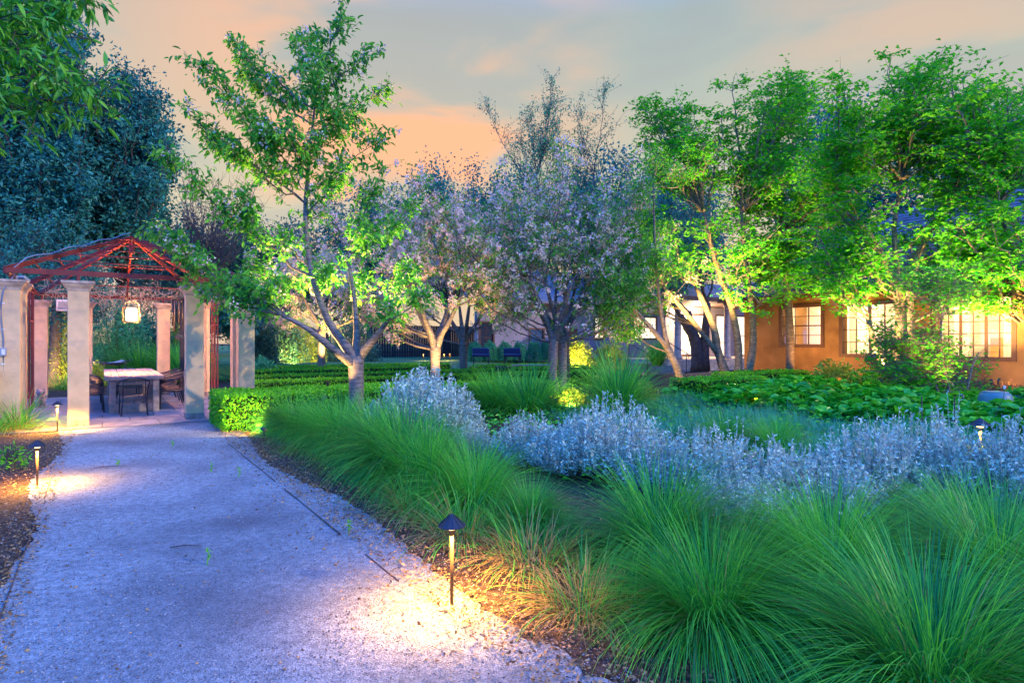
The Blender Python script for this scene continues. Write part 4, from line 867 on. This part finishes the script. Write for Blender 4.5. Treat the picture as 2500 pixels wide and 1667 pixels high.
maple('young bushy maple growing in the broad leaves before the big window', b, [([at(2300, Y), W(2285, 930, Y), W(2240, 870, Y)], [.025, .022, .015]), ([at(2330, Y), W(2295, 850, Y), W(2300, 760, Y)], [.03, .025, .018]), ([at(2350, Y), W(2370, 900, Y), W(2390, 860, Y)], [.025, .02, .015])], [(2240, 780, 95, 120, 32, .7), (2300, 910, 100, 50, 14, .6), (2170, 880, 60, 60, 8, .5)], 5000, Y, n2=9, l2=.55, LL=.085, name='young_maple', r_limb=.014)
# dark twin trunk on the porch
b = at(1705, 26, .3)
tree('old_tree', 'dark twin trunked tree before the porch columns', b, [([b, W(1700, 830, 26), W(1660, 770, 26)], [.30, .24, .14]), ([at(1718, 26, .3), W(1722, 800, 26), W(1728, 740, 26)], [.22, .17, .12]), ([W(1700, 830, 26), W(1680, 760, 26)], [.16, .12])], pxtips([(1600, 620), (1650, 560), (1700, 600), (1750, 560), (1620, 690), (1560, 560), (1540, 480), (1600, 440), (1680, 450)], 26, 2), M['barkd'], M['oak'], 12000, .13, .06, n2=14, l2=1.6, n3=3, l3=.6, r_limb=.08, jit=.2, mode='any')
# oaks at the left
def oak(label, px, Y, blobs, nl, LL=.19, tr=.35, m='oak', name='oak_tree', group='tall dark oaks behind the pergola', n2=12, l2=1.2, jit=.15, z0=0.0):
    b = at(px, Y, z0); st = [([b, b + [.1, 0, 2.0], b + [0, .2, 4.0]], [tr, tr * .8, tr * .6])]
    tp = np.concatenate([np.array([W(x, y, Y + d) for x, y, d in zip(cx + rx * np.sqrt(r_) * np.cos(a_), cy + ry * np.sqrt(r_) * np.sin(a_), rng.uniform(-dd, dd, n_))]) for cx, cy, rx, ry, n_, dd in blobs for r_, a_ in [(rng.random(n_), rng.random(n_) * 6.283)]])
    tp[:, 2] = np.maximum(tp[:, 2], z0 + .8)
    return tree(name, label, b, st, tp, M['barkd'], M[m], nl, LL, LL * .5, n2=n2, l2=l2, n3=3, l3=.55, r_limb=tr * .3, jit=jit, mode='any', group=group, tmin=.35, upb=.1)
oak('tallest dark oak filling the upper left corner', 60, 24, [(60, 120, 150, 210, 46, 3), (60, 420, 190, 190, 40, 3), (190, 560, 70, 110, 18, 2)], 60000)
oak('dark oak with a rounded broken top right of the tallest one', 290, 27, [(310, 260, 90, 110, 26, 2), (300, 430, 120, 120, 30, 3), (400, 320, 60, 40, 8, 2), (200, 330, 90, 150, 20, 2)], 44000)
oak('dark evergreen low behind the pergola roof on the left', 130, 21, [(60, 650, 130, 110, 24, 2), (190, 700, 60, 100, 14, 2)], 16000, .12, .2, m='oak')
# bare tree far left centre
b = at(500, 40); tree('bare_tree', 'distant leafless tree showing between oak and big cherry', b, [([b, b + [0, 0, 5]], [.22, .15])], pxtips([(x, y) for x, y in zip(rng.normal(500, 60, 46), rng.uniform(430, 600, 46))], 40, 2), M['barkd'], M['oak'], 0, n2=9, l2=1.8, n3=3, l3=.9, r_limb=.05, twig_r=.012, upb=.8, tmin=.2)
# background trees
bgt = [(600, 46, [(600, 640, 110, 100, 30, 3)], 'bluish conifer like tree behind the right piers', 'conifer'), (690, 52, [(700, 640, 90, 90, 26, 3)], 'dark blue green tree behind the big cherry', 'conifer'), (900, 50, [(900, 560, 130, 110, 34, 3)], 'dark green tree filling the gap right of the big cherry', 'oak'),
       (1090, 48, [(1090, 500, 120, 100, 30, 3)], 'dark blue tree topping the pink cherries', 'oak'), (1230, 46, [(1240, 520, 110, 110, 30, 3)], 'dark teal tree behind the bare topped tree', 'oak'), (1470, 44, [(1480, 500, 110, 110, 34, 3)], 'blue green tree left of the bright maples', 'oak'),
       (1640, 46, [(1640, 520, 120, 140, 30, 3)], 'green tree behind the many stemmed maple', 'oak'), (430, 44, [(420, 640, 120, 90, 30, 3)], 'blue tree seen through the right side of the roof', 'conifer'), (2060, 34, [(2080, 420, 200, 160, 36, 3)], 'dark tree behind the slate roof', 'oak'), (2420, 34, [(2420, 420, 160, 150, 30, 3)], 'dark tree behind the roof at the right edge', 'oak'), (800, 60, [(800, 690, 150, 60, 24, 3)], 'low distant tree behind the small lit cherry', 'conifer')]
bgt += [(-350, 22, [(-350, 500, 260, 260, 26, 3)], 'dark tree beyond the left edge of the photo, near the piers', 'oak'), (-900, 22, [(-900, 500, 300, 260, 26, 3)], 'dark tree far beyond the left edge of the photo', 'oak'), (3000, 22, [(3000, 450, 300, 260, 26, 3)], 'dark tree beyond the right edge of the photo', 'oak')]
for px, Y, bl, lb, m in bgt: oak(lb, px, Y, bl, 14000, .26, .3, m=m, name='background_tree', group='trees beyond the garden', n2=14, l2=2.6, jit=.45, z0=.5)
# garden shrubs behind the pergola
sh = [('bamboo', 'tall loose bamboo between the left piers, lit yellow', at(150, 21.5), (.8, .6), 3.0, 'yellowleaf', 5200, .16, .16), ('bamboo', 'dark bamboo left of the red trellis posts', at(30, 21), (1.0, .6), 3.0, 'oak', 4200, .16, .18),
      ('feathery_shrub', 'large feathery green and rust shrub behind the table', at(285, 24.5), (1.5, 1.0), 3.1, 'bluegreen', 12000, .13, .16), ('garden_shrub', 'dark shrub behind the lantern', at(345, 27), (1.6, 1.0), 3.0, 'oak', 8000, .13, .5),
      ('garden_shrub', 'yellow flowering low shrub left of the table', at(232, 21.0), (.45, .4), .8, 'yellowleaf', 1500, .07, .6), ('garden_shrub', 'green shrub behind the back right pier', at(440, 28), (1.4, 1.0), 2.4, 'yellowleaf', 5000, .13, .5),
      ('conifer_shrub', 'lit young conifer between piers and small cherry', at(680, 30, .4), (1.3, 1.0), 2.4, 'conifer', 7000, .14, .3), ('conifer_shrub', 'dark young conifer right of the piers', at(630, 28, .3), (1.0, .8), 2.6, 'conifer', 6000, .14, .3),
      ('conifer_shrub', 'dark conifer right of the small lit cherry', at(860, 32, .5), (1.4, .9), 2.2, 'conifer', 6000, .14, .3), ('conifer_shrub', 'yellow lit conifer left of the small lit cherry', at(735, 31, .5), (1.2, .9), 2.0, 'yellowleaf', 5000, .13, .3),
      ('garden_shrub', 'small blue leaved shrub before the parterre by the right pier', at(640, 24), (.6, .5), .9, 'bluegreen', 2200, .10, .4),
      ('golden_shrub', 'upright yellow lit shrub left of the porch, taller one', at(1405, 26, .3), (.75, .6), 1.35, 'yellowleaf', 3200, .11, .42), ('golden_shrub', 'yellow lit shrub left of the porch, lower one', at(1490, 27, .3), (.8, .5), 1.15, 'yellowleaf', 2600, .11, .42),
      ('rhododendron', 'orange lit leafy shrub under the first wall window', at(2035, 17.6), (.75, .5), .95, 'yellowleaf', 1100, .15, .36), ('rhododendron', 'loose green shrub under the second wall window', at(2130, 17.1), (.7, .45), .8, 'box_leaf', 900, .13, .36),
      ('russet_shrub', 'reddish low shrub at the wall below the big window', at(2420, 14.9), (.8, .4), .62, 'redleaf', 1600, .06, .5), ('garden_shrub', 'dark low bush behind the green shell at the right edge', at(2510, 12.4), (.6, .5), .55, 'hosta', 1500, .10, .5),
      ('yellow_cover', 'yellow lit low plant around the sunken path light', at(2395, 6.35), (.5, .3), .46, 'yellowleaf', 2200, .05, .5), ('garden_shrub', 'lit green shrub below the tall tufts, left', at(1392, 13.4), (.42, .35), .55, 'yellowleaf', 1500, .07, .5), ('garden_shrub', 'lit green shrub right of the tallest tuft', at(1560, 14.2), (.5, .35), .62, 'yellowleaf', 1800, .07, .5)]
for nm, lb, loc, rad, h, m, n, lf_, lw_ in sh: shrub(nm, lb, loc, rad, h, m, n, lf_, lw_)
for i, px in enumerate((1160, 1196, 1232, 1268, 1304, 1335)):
    shrub('ball_shrub', ['first', 'second', 'third', 'fourth', 'fifth', 'last'][i] + ' from the left of the clipped ball bushes along the grey wall', at(px, 33.5 + .3 * i, .5), .46, .98, 'bluegreen', 4200, .07, .5, group='clipped ball bushes', lo=.80)
oak('low dark thicket closing the gap behind the right piers', 570, 25, [(570, 770, 60, 70, 16, 1.5)], 9000, .14, .12, name='thicket', group=None, l2=.8)
# overhanging bay branches, upper left, from a tree just outside the frame
b = np.array([-5.6, 4.2, 0]); stm = [([b, b + [.1, .1, 2.6], b + [.6, .2, 4.3]], [.14, .11, .07])]
tp = [W(x, y, Yq) for x, y, Yq in [(60, -60, 4.8), (120, 20, 4.9), (180, 90, 5.0), (215, 180, 5.0), (170, 200, 4.8), (110, 180, 4.8), (60, 130, 4.6), (225, 260, 5.1), (30, 230, 4.6), (90, 270, 4.9), (165, 280, 5.0), (40, 40, 4.7), (100, 100, 5.0), (10, 300, 4.5), (10, 400, 4.7), (190, -20, 5.2), (280, -20, 5.4)]]
tree('bay_tree', 'bay branches with long glossy leaves hanging in at the upper left corner', b, stm, tp, M['barkd'], M['bay'], 2200, .12, .029, lance=True, n2=7, l2=.5, n3=2, l3=.2, r_limb=.02, jit=.03, tmin=.62, sag=-.5)

# =================================================================== HOUSE (ochre wing)
hs = empty('ochre_house', (0, 0, 0), 0, 'ochre stucco house wing with lit multi pane windows and slate roof behind the maples', 'house')
def wall_boxes(mb, s0, s1, z0, z1, openings, thick, place):
    """openings: (sa,sb,za,zb) sorted by sa ; place(s,depth,z)->world; box via 8 pts"""
    def bx(a, b, c, d):
        if b - a < 1e-4 or d - c < 1e-4: return
        V = [place(s, dp, z) for z in (c, d) for s, dp in ((a, 0), (b, 0), (b, thick), (a, thick))]
        mb.add(V, [[0, 1, 2, 3], [7, 6, 5, 4], [0, 4, 5, 1], [1, 5, 6, 2], [2, 6, 7, 3], [3, 7, 4, 0]])
    cur = s0
    for sa, sb, za, zb in sorted(openings):
        bx(cur, sa, z0, z1); bx(sa, sb, z0, za); bx(sa, sb, zb, z1); cur = sb
    bx(cur, s1, z0, z1)
def window(par, place, sa, sb, za, zb, cols, rows, pmat, extra=None, tw_=.09, mull=None):
    """frame part with panes as sub-parts"""
    mb = MB()
    def q(a, b, c, d, d0, d1, m=mb):
        V = [place(s, dp, z) for z in (c, d) for s, dp in ((a, d0), (b, d0), (b, d1), (a, d1))]
        m.add(V, [[0, 1, 2, 3], [7, 6, 5, 4], [0, 4, 5, 1], [1, 5, 6, 2], [2, 6, 7, 3], [3, 7, 4, 0]])
    q(sa - tw_, sa + .02, za - tw_, zb + tw_, -.035, .10); q(sb - .02, sb + tw_, za - tw_, zb + tw_, -.035, .10)
    q(sa + .02, sb - .02, za - tw_, za + .02, -.045, .10); q(sa + .02, sb - .02, zb - .02, zb + tw_, -.035, .10)
    w = (sb - sa) / cols; h = (zb - za) / rows
    for i in range(1, cols):
        tk = .032 if mull and i in mull else .011; q(sa + w * i - tk, sa + w * i + tk, za + .02, zb - .02, .03, .075)
    for j in range(1, rows):
        q(sa + .02, sb - .02, za + h * j - (.02 if j == rows // 2 and not mull else .011), za + h * j + (.02 if j == rows // 2 and not mull else .011), .034, .071)
    f = mb.obj('window', M['trim'], par)
    for i in range(cols):
        for j in range(rows):
            pm = pmat
            if extra and (i, j) in extra: pm = extra[(i, j)]
            m2 = MB(); q(sa + w * i + .012, sa + w * (i + 1) - .012, za + h * j + .012, za + h * (j + 1) - .012, .05, .056, m2); m2.obj('pane', pm, f)
    return f
hp = lambda s, d, z: UV(s, 19.2 + d, z)
def s_of(px): Yw = 19.2 / (.832 * (px - 1250) / 1500 + .555); return Yw * (-.555 * (px - 1250) / 1500 + .832)
w1 = (s_of(2472), s_of(2285), 1.12, 2.70); w2 = (s_of(2195), s_of(2056), 1.14, 2.66); w3 = (s_of(2006), s_of(1908), 1.43, 2.68)
mb = MB(); sEnd = s_of(1817); wall_boxes(mb, -2, sEnd, 0, 3.15, [w1, w2, w3], .3, hp); mb.obj('wall', M['wall'], hs)
mb = MB(); wall_boxes(mb, 19.5 - 19.5, 12, 0, 3.15, [], .3, lambda s, d, z: UV(sEnd - d, 19.5 + s, z)); mb.obj('end_wall', M['wall'], hs)
window(hs, hp, *w1, 6, 5, M['glass'], mull=(2, 4)); window(hs, hp, *w2, 4, 4, M['glass'], None, mull=(2,)); window(hs, hp, *w3, 3, 4, M['glass'])
# a real lit room behind the wall
rc, rd = UV((sEnd - 2) / 2, 19.5 + 1.6), 3.2
for nm_, c_, d_ in (('room_floor', (0, 0, .30), (rd, sEnd + 1.9, .05)), ('room_ceiling', (0, 0, 3.0), (rd, sEnd + 1.9, .05)), ('room_back_wall', (rd / 2, 0, 1.65), (.06, sEnd + 1.9, 2.8))):
    MB().box(rc + c_[0] * vh + c_[1] * uh + np.array([0, 0, c_[2]]), d_, ROT).obj(nm_, M['plaster'], hs)
for k_, s_ in enumerate((7.9, 10.55)): MB().box(UV(s_, 21.1, 1.65), (3.1, .08, 2.7), ROT).obj('room_partition', M['plaster'], hs)
MB().box(UV(6.55, 22.2, 1.15), (.5, 1.5, 1.0), ROT).obj('amber_cabinet', M['amber'], hs); MB().box(UV(9.1, 22.2, .85), (.5, .9, 1.0), ROT).obj('side_table', M['amber'], hs); MB().box(UV(8.8, 22.3, 1.62), (.10, .5, .5), ROT).obj('picture', M['trim'], hs)
for ww in (w1, w2, w3):
    for sg in (0, 1):
        s0_ = ww[0] + .04 if sg == 0 else ww[1] - .30; mb = MB(); q_ = np.linspace(0, .26, 14)
        V = [UV(s0_ + a_, 19.56 + .025 * math.sin(a_ * 95), z_) for z_ in (.9, 2.85) for a_ in q_]; mb.add(V, [[i_, i_ + 1, i_ + 15, i_ + 14] for i_ in range(13)]); mb.obj('curtain', M['curtain'], hs, smooth=True)
for s_, e_ in ((6.0, 380), (9.2, 380), (11.6, 320)): lamp('POINT', 'room_lamp', UV(s_, 20.9, 2.6), e_, (1, .78, .46), radius=.15)
for s in (11.9, 9.0): MB().box(UV(s, 19.185, .42), (.035, .5, .16), ROT).obj('foundation_vent', M['trim'], hs)
# roof: slope rising away, fascia and shingle courses
el_, rl = 3.0, 5.9
mb = MB(); a0 = (18.5, 3.02); a1 = (24.0, 6.3)
mb.add([UV(-3, a0[0], a0[1]), UV(sEnd + .6, a0[0], a0[1]), UV(sEnd - 3.6, a1[0], a1[1]), UV(-3, a1[0], a1[1]), UV(-3, a0[0], a0[1] - .1), UV(sEnd + .6, a0[0], a0[1] - .1), UV(sEnd - 3.6, a1[0], a1[1] - .12), UV(-3, a1[0], a1[1] - .12), UV(sEnd + .6, 30, a0[1])], [[0, 1, 2, 3], [7, 6, 5, 4], [0, 4, 5, 1], [3, 2, 6, 7], [0, 3, 7, 4], [1, 8, 2]]).obj('roof', M['shingle'], hs)
MB().bar(UV(-3, 18.48, 2.99), UV(sEnd + .6, 18.48, 2.99), .03, .14).obj('fascia', M['trim'], hs)
mb = MB(); rows_ = 26
for r_ in range(rows_):
    f0 = r_ / rows_; vv0 = a0[0] + (a1[0] - a0[0]) * f0; zz = a0[1] + (a1[1] - a0[1]) * f0; smax = sEnd + .6 - 4.2 * f0; s = -3 + .15 * (r_ % 2)
    while s < smax:
        w = rng.uniform(.22, .36); e = min(s + w, smax); dz = rng.uniform(.018, .04); dv = (a1[0] - a0[0]) / rows_ * 1.15; dh = (a1[1] - a0[1]) / rows_ * 1.15
        mb.add([UV(s + .006, vv0, zz + dz), UV(e, vv0, zz + dz), UV(e, vv0 + dv, zz + dh + .008), UV(s + .006, vv0 + dv, zz + dh + .008), UV(s + .006, vv0, zz), UV(e, vv0, zz)], [[0, 1, 2, 3], [4, 5, 1, 0]], 0, rng.random()); s = e
mb.obj('shingles', M['shingle'], hs, kind='stuff')
# =================================================================== REAR HOUSE WITH PORCH
rh = empty('rear_house', (0, 0, 0), 0, 'long grey stucco house at the back with small windows and a brightly lit porch', 'house')
rp = lambda s, d, z: UV(29.5 + d, s, z)
def v_of(px, U): Yw = U / (.832 - .555 * (px - 1250) / 1500); return Yw * (.832 * (px - 1250) / 1500 + .555)
def zr(px, py, U): Yw = U / (.832 - .555 * (px - 1250) / 1500); return EYE - (py - 833.5) / 1500 * Yw
oA = (v_of(1294, 29.5), v_of(1327, 29.5), .95, 2.25); oB = (v_of(1452, 29.5), v_of(1473, 29.5), 1.75, 3.1); oC = (v_of(1548, 29.5), v_of(1602, 29.5), 1.75, 3.15); oD = (v_of(1383, 29.5), v_of(1411, 29.5), .35, 2.35); oE = (v_of(1172, 29.5), v_of(1204, 29.5), .9, 2.6)
mb = MB(); wall_boxes(mb, v_of(1165, 29.5), v_of(1660, 29.5), .3, 4.0, [oA, oB, oC, oD, oE], .3, rp); mb.obj('wall', M['wall2'], rh)
window(rh, rp, *oA, 2, 1, M['panedark']); window(rh, rp, *oB, 2, 3, M['pane']); window(rh, rp, *oC, 4, 3, M['pane']); window(rh, rp, *oE, 2, 2, M['panedark'])
mb = MB(); V = [rp(s, d, z) for z in (.35, 2.35) for s, d in ((oD[0], .05), (oD[1], .05), (oD[1], .1), (oD[0], .1))]; mb.add(V, [[0, 1, 2, 3], [7, 6, 5, 4], [0, 4, 5, 1], [1, 5, 6, 2], [2, 6, 7, 3], [3, 7, 4, 0]]); mb.obj('door', M['trim'], rh)
mb = MB(); e0, e1 = v_of(1165, 29.5) - 1, v_of(1660, 29.5) + 14
mb.add([UV(28.6, e0, 3.9), UV(28.6, e1, 3.9), UV(34, e1, 6.4), UV(34, e0, 6.4), UV(28.6, e0, 3.75), UV(28.6, e1, 3.75), UV(34, e1, 6.25), UV(34, e0, 6.25)], [[0, 1, 2, 3], [7, 6, 5, 4], [0, 4, 5, 1], [3, 2, 6, 7], [0, 3, 7, 4], [1, 5, 6, 2]]).obj('roof', M['shingle'], rh)
# lit porch wall
pp = lambda s, d, z: UV(25.0 + d, s, z)
U2 = 25.0; dr = [(v_of(1655, U2), v_of(1722, U2), .75, 3.15), (v_of(1748, U2), v_of(1774, U2), .65, 3.15), (v_of(1795, U2), v_of(1822, U2), .65, 3.15)]
mb = MB(); wall_boxes(mb, v_of(1625, U2), v_of(1860, U2), .6, 3.9, dr, .3, pp); mb.obj('porch_wall', M['wall2'], rh)
window(rh, pp, *dr[0], 5, 1, M['pane'], tw_=.07); window(rh, pp, *dr[1], 1, 3, M['pane'], tw_=.07); window(rh, pp, *dr[2], 1, 4, M['pane'], tw_=.07)
V0, V1 = v_of(1560, 23), v_of(1860, 23)
mb = MB(); mb.box(UV(22.9, (V0 + V1) / 2, .32), (V1 - V0, 4.2, .60), ROT); mb.obj('porch_floor', M['cap'], rh)
mb = MB(); mb.box(UV(23.2, (V0 + V1) / 2 , 3.75), (V1 - V0 + .6, 4.4, .22), ROT); mb.obj('porch_roof', M['trim'], rh)
for px in (1655, 1775):
    c_ = UV(21.3, v_of(px, 21.3)); MB().lathe([(.0, .62), (.24, .62), (.24, .74), (.18, .78), (.165, 2.4), (.15, 3.4), (.2, 3.46), (.22, 3.63), (0, 3.63)], c_, 18).obj('column', M['cap'], rh, smooth=True)
c_ = UV(27.5, v_of(1524, 27.5)); MB().lathe([(.0, .5), (.34, .5), (.34, .62), (.27, .7), (.25, 2.4), (.22, 3.6), (.3, 3.75), (0, 3.75)], c_, 18).obj('column', M['cap'], rh, smooth=True)
# steps, handrails
t = empty('porch_steps', UV(20.2, v_of(1610, 20.4)), ROT, 'broad stone steps rising to the porch', 'steps')
for i in range(3): MB().box((0, .35 * i, .10 + .09 * i), (2.6, .36 if i < 3 else .6, .2 + .18 * i)).obj('step', M['cap'], t)
for j, (px, lb) in enumerate(((1560, 'left curved black handrail of the porch steps'), (1655, 'right curved black handrail of the porch steps'))):
    t = empty('handrail', UV(20.0, v_of(px, 20.4)), ROT, lb, 'handrail', 'handrails of the porch steps')
    MB().tube([(0, -.25, .75), (0, -.3, .9), (0, -.1, 1.0), (0, .5, 1.25), (0, 1.1, 1.55)], .025, 8).obj('rail', M['blackmetal'], t, smooth=True)
    for y_, z0_, z1_ in ((-.12, 0, .98), (1.05, .5, 1.5)): MB().tube([(0, y_, z0_), (0, y_, z1_)], .02, 6).obj('baluster', M['blackmetal'], t)
t = empty('planter', UV(20.6, v_of(1585, 20.6)), ROT, 'stone planter box holding the spiky plant by the steps', 'planter')
bevel(MB().box((0, 0, .26), (1.7, .6, .5)).obj('trough', M['cap'], t), .02); MB().box((0, 0, .50), (1.8, .68, .06)).obj('rim', M['cap'], t)
# dark board fence
fA, fB = at(905, 40, .5), at(1205, 44, .5); L = np.linalg.norm(fB - fA); fr = math.atan2(*(fB - fA)[1::-1]); t = empty('board_fence', fA, fr, 'dark upright board fence behind the flowering cherries', 'fence')
bw = .17; bme = [MB().box((0, 0, 1.05), (bw - .018, .024, 2.1), tint=i / 3).mesh('board', M['fence']) for i in range(4)]
for i in range(int(L / bw)): link('board', bme[i % 4 if rng.random() > .4 else 0], t, (bw * (i + .5), rng.normal(0, .004), rng.normal(0, .004)))
for z in (.35, 1.75): MB().box((L / 2, .04, z), (L, .05, .09)).obj('rail', M['fence'], t)
# bench, loungers, urn
t = empty('stone_bench', at(1300, 22.6), ROT - R(25), 'low pale stone bench slab before the twin trunked cherry', 'bench')
bevel(MB().box((0, 0, .66), (1.5, .42, .07)).obj('seat', M['cap'], t), .01)
for sx in (-.5, .5): MB().box((sx, 0, .31), (.12, .34, .62)).obj('leg', M['cap'], t)
t = empty('fire_bowl', at(1228, 22.0), 0, 'dark cast urn on a foot left of the stone bench', 'urn')
MB().lathe([(0, 0), (.16, 0), (.14, .06), (.06, .12), (.06, .3), (.2, .42), (.27, .6), (.28, .66), (.24, .66), (.18, .5), (0, .46)], sides=20).obj('bowl', M['blackmetal'], t, smooth=True)
for px, lb in ((1174, 'dark blue covered patio seat before the ball bushes, left one'), (1251, 'dark blue covered patio seat before the ball bushes, right one')):
    t = empty('patio_seat', at(px, 30, .45), ROT - R(30), lb, 'seat', 'covered patio seats')
    bevel(MB().box((0, 0, .42), (.86, .5, .16)).obj('cushion', M['navy'], t), .05); bevel(MB().bar((-.42, .26, .62), (.42, .26, .62), .14, .30).obj('backrest', M['navy'], t), .05)
    for sx in (-.36, .36):
        for sy in (-.2, .2): MB().box((sx, sy, .17), (.05, .05, .35)).obj('leg', M['blackmetal'], t)
# green shell at the right
t = empty('egg_grill', at(2430, 11.2), 0, 'grey green rounded shell lid standing in the broad leaves at the right edge', 'garden bin')
MB().lathe([(.0, .62), (.20, .61), (.235, .585), (.255, .52), (.29, .30), (.31, .05), (.30, 0)], sides=28).obj('shell', M['bin'], t, smooth=True); MB().lathe([(0, .63), (.19, .63), (.2, .612)], sides=28).obj('top_rim', M['bin'], t)
MB().lathe([(.29, .31), (.305, .31), (.305, .285), (.295, .285)], sides=28).obj('band', M['box'], t)
t = empty('low_bowl', at(2492, 12.6), 0, 'second low green bowl behind the shell at the right edge', 'bowl'); MB().lathe([(.0, .42), (.34, .42), (.37, .46), (.35, .36), (.2, .1), (0, .08)], sides=24).obj('bowl', M['bin'], t, smooth=True); MB().lathe([(0, 0), (.15, 0), (.12, .09), (0, .09)], sides=16).obj('foot', M['bin'], t)
t = empty('wire_stake', at(2446, 9.6), 0, 'thin bent wire stake with a small bulb before the green shell', 'stake')
MB().tube([(-.12, 0, 0), (-.16, 0, .25), (-.05, 0, .5), (.03, 0, .68), (.04, 0, .78)], .004, 5).obj('wire', M['bronze'], t); blob(MB(), (.04, 0, .82), (.018, .018, .035), 10).obj('bulb', M['white'], t, smooth=True)
for i, px in enumerate((2250, 2330)):
    t = MB().tube([(0, 0, 0), (.01, 0, .55), (0, 0, .95)], .006, 5).obj('plant_stake', M['barkd'], label='thin dark plant stake ' + ('left' if i == 0 else 'right') + ' of the pair standing above the silver shrubs', cat='stake', group='thin plant stakes'); t.location = tuple(at(px, 6.6))

# =================================================================== GARDEN LIGHTING
uplight(at(790, 10.75, .45), W(862, 880, 11.25), 150, 'small spotlight grazing the left edge of the big cherry trunk', 50)
uplight(at(800, 12.0, .62), W(850, 640, 11.5), 3600, 'spotlight in the grass left of the big cherry trunk', 95)
uplight(UV(10.35, 2.15, .05), UV(11.3, 1.75, .3), 210, 'spotlight on the mulch aimed at the end of the broad hedge', 100)
uplight(at(800, 24.6, .3), W(785, 740, 25.5), 2080, 'spotlight at the small white lit cherry', 90)
uplight(at(1125, 22.4, .05), W(1135, 720, 23.5), 2480, 'spotlight under the pale trunked flowering cherry', 90)
uplight(at(1075, 15.8, .05), W(1063, 700, 16.8), 800, 'spotlight under the pink flowering cherry', 90)
uplight(at(1395, 12.6, .05), W(1392, 930, 13.4), 240, 'spotlight beside the tall tufts', 100)
uplight(at(1530, 15.2, .10), W(1600, 900, 16.9), 640, 'spotlight before the yellow lit hedge', 100)
uplight(at(1735, 17.1, .6), W(1745, 420, 18.6), 4600, 'spotlight under the many stemmed maple', 78)
uplight(at(2350, 11.4, .4), W(2300, 760, 12.8), 500, 'spotlight in the broad leaves before the young maple', 80)
uplight(at(1865, 18.3, .35), W(1900, 520, 19.4), 2400, 'spotlight between the two left maples', 100)
uplight(at(2150, 16.2, .4), W(2150, 480, 17.2), 2500, 'spotlight left under the large maple', 105)
uplight(at(2420, 14.6, .5), W(2380, 480, 16.5), 2300, 'spotlight right under the large maple', 100)
uplight(UV(10.6, 17.6, .55), UV(10.4, 19.2, 1.4), 260, 'wall spotlight below the first ochre wall window', 130, (1, .50, .13))
uplight(UV(5.6, 17.3, .55), UV(5.2, 19.2, 1.8), 260, 'wall spotlight below the big window', 130, (1, .50, .13))
uplight(UV(13.2, 17.4, .55), UV(12.9, 19.2, 1.6), 170, 'wall spotlight at the left corner of the ochre wall', 130, (1, .50, .13))
uplight(at(1400, 24.8, .4), at(1440, 26.5, 1.0), 640, 'spotlight under the golden shrubs', 110)
uplight(at(150, 19.8), at(150, 21.5, 1.2), 480, 'spotlight under the bamboo by the left piers', 110)
uplight(at(715, 28.5, .4), at(715, 31, 1.4), 1040, 'spotlight under the conifers', 110)
lamp('POINT', 'porch_lamp', UV(23.8, v_of(1700, 24), 3.2), 1200, (1, .72, .42), radius=.15)
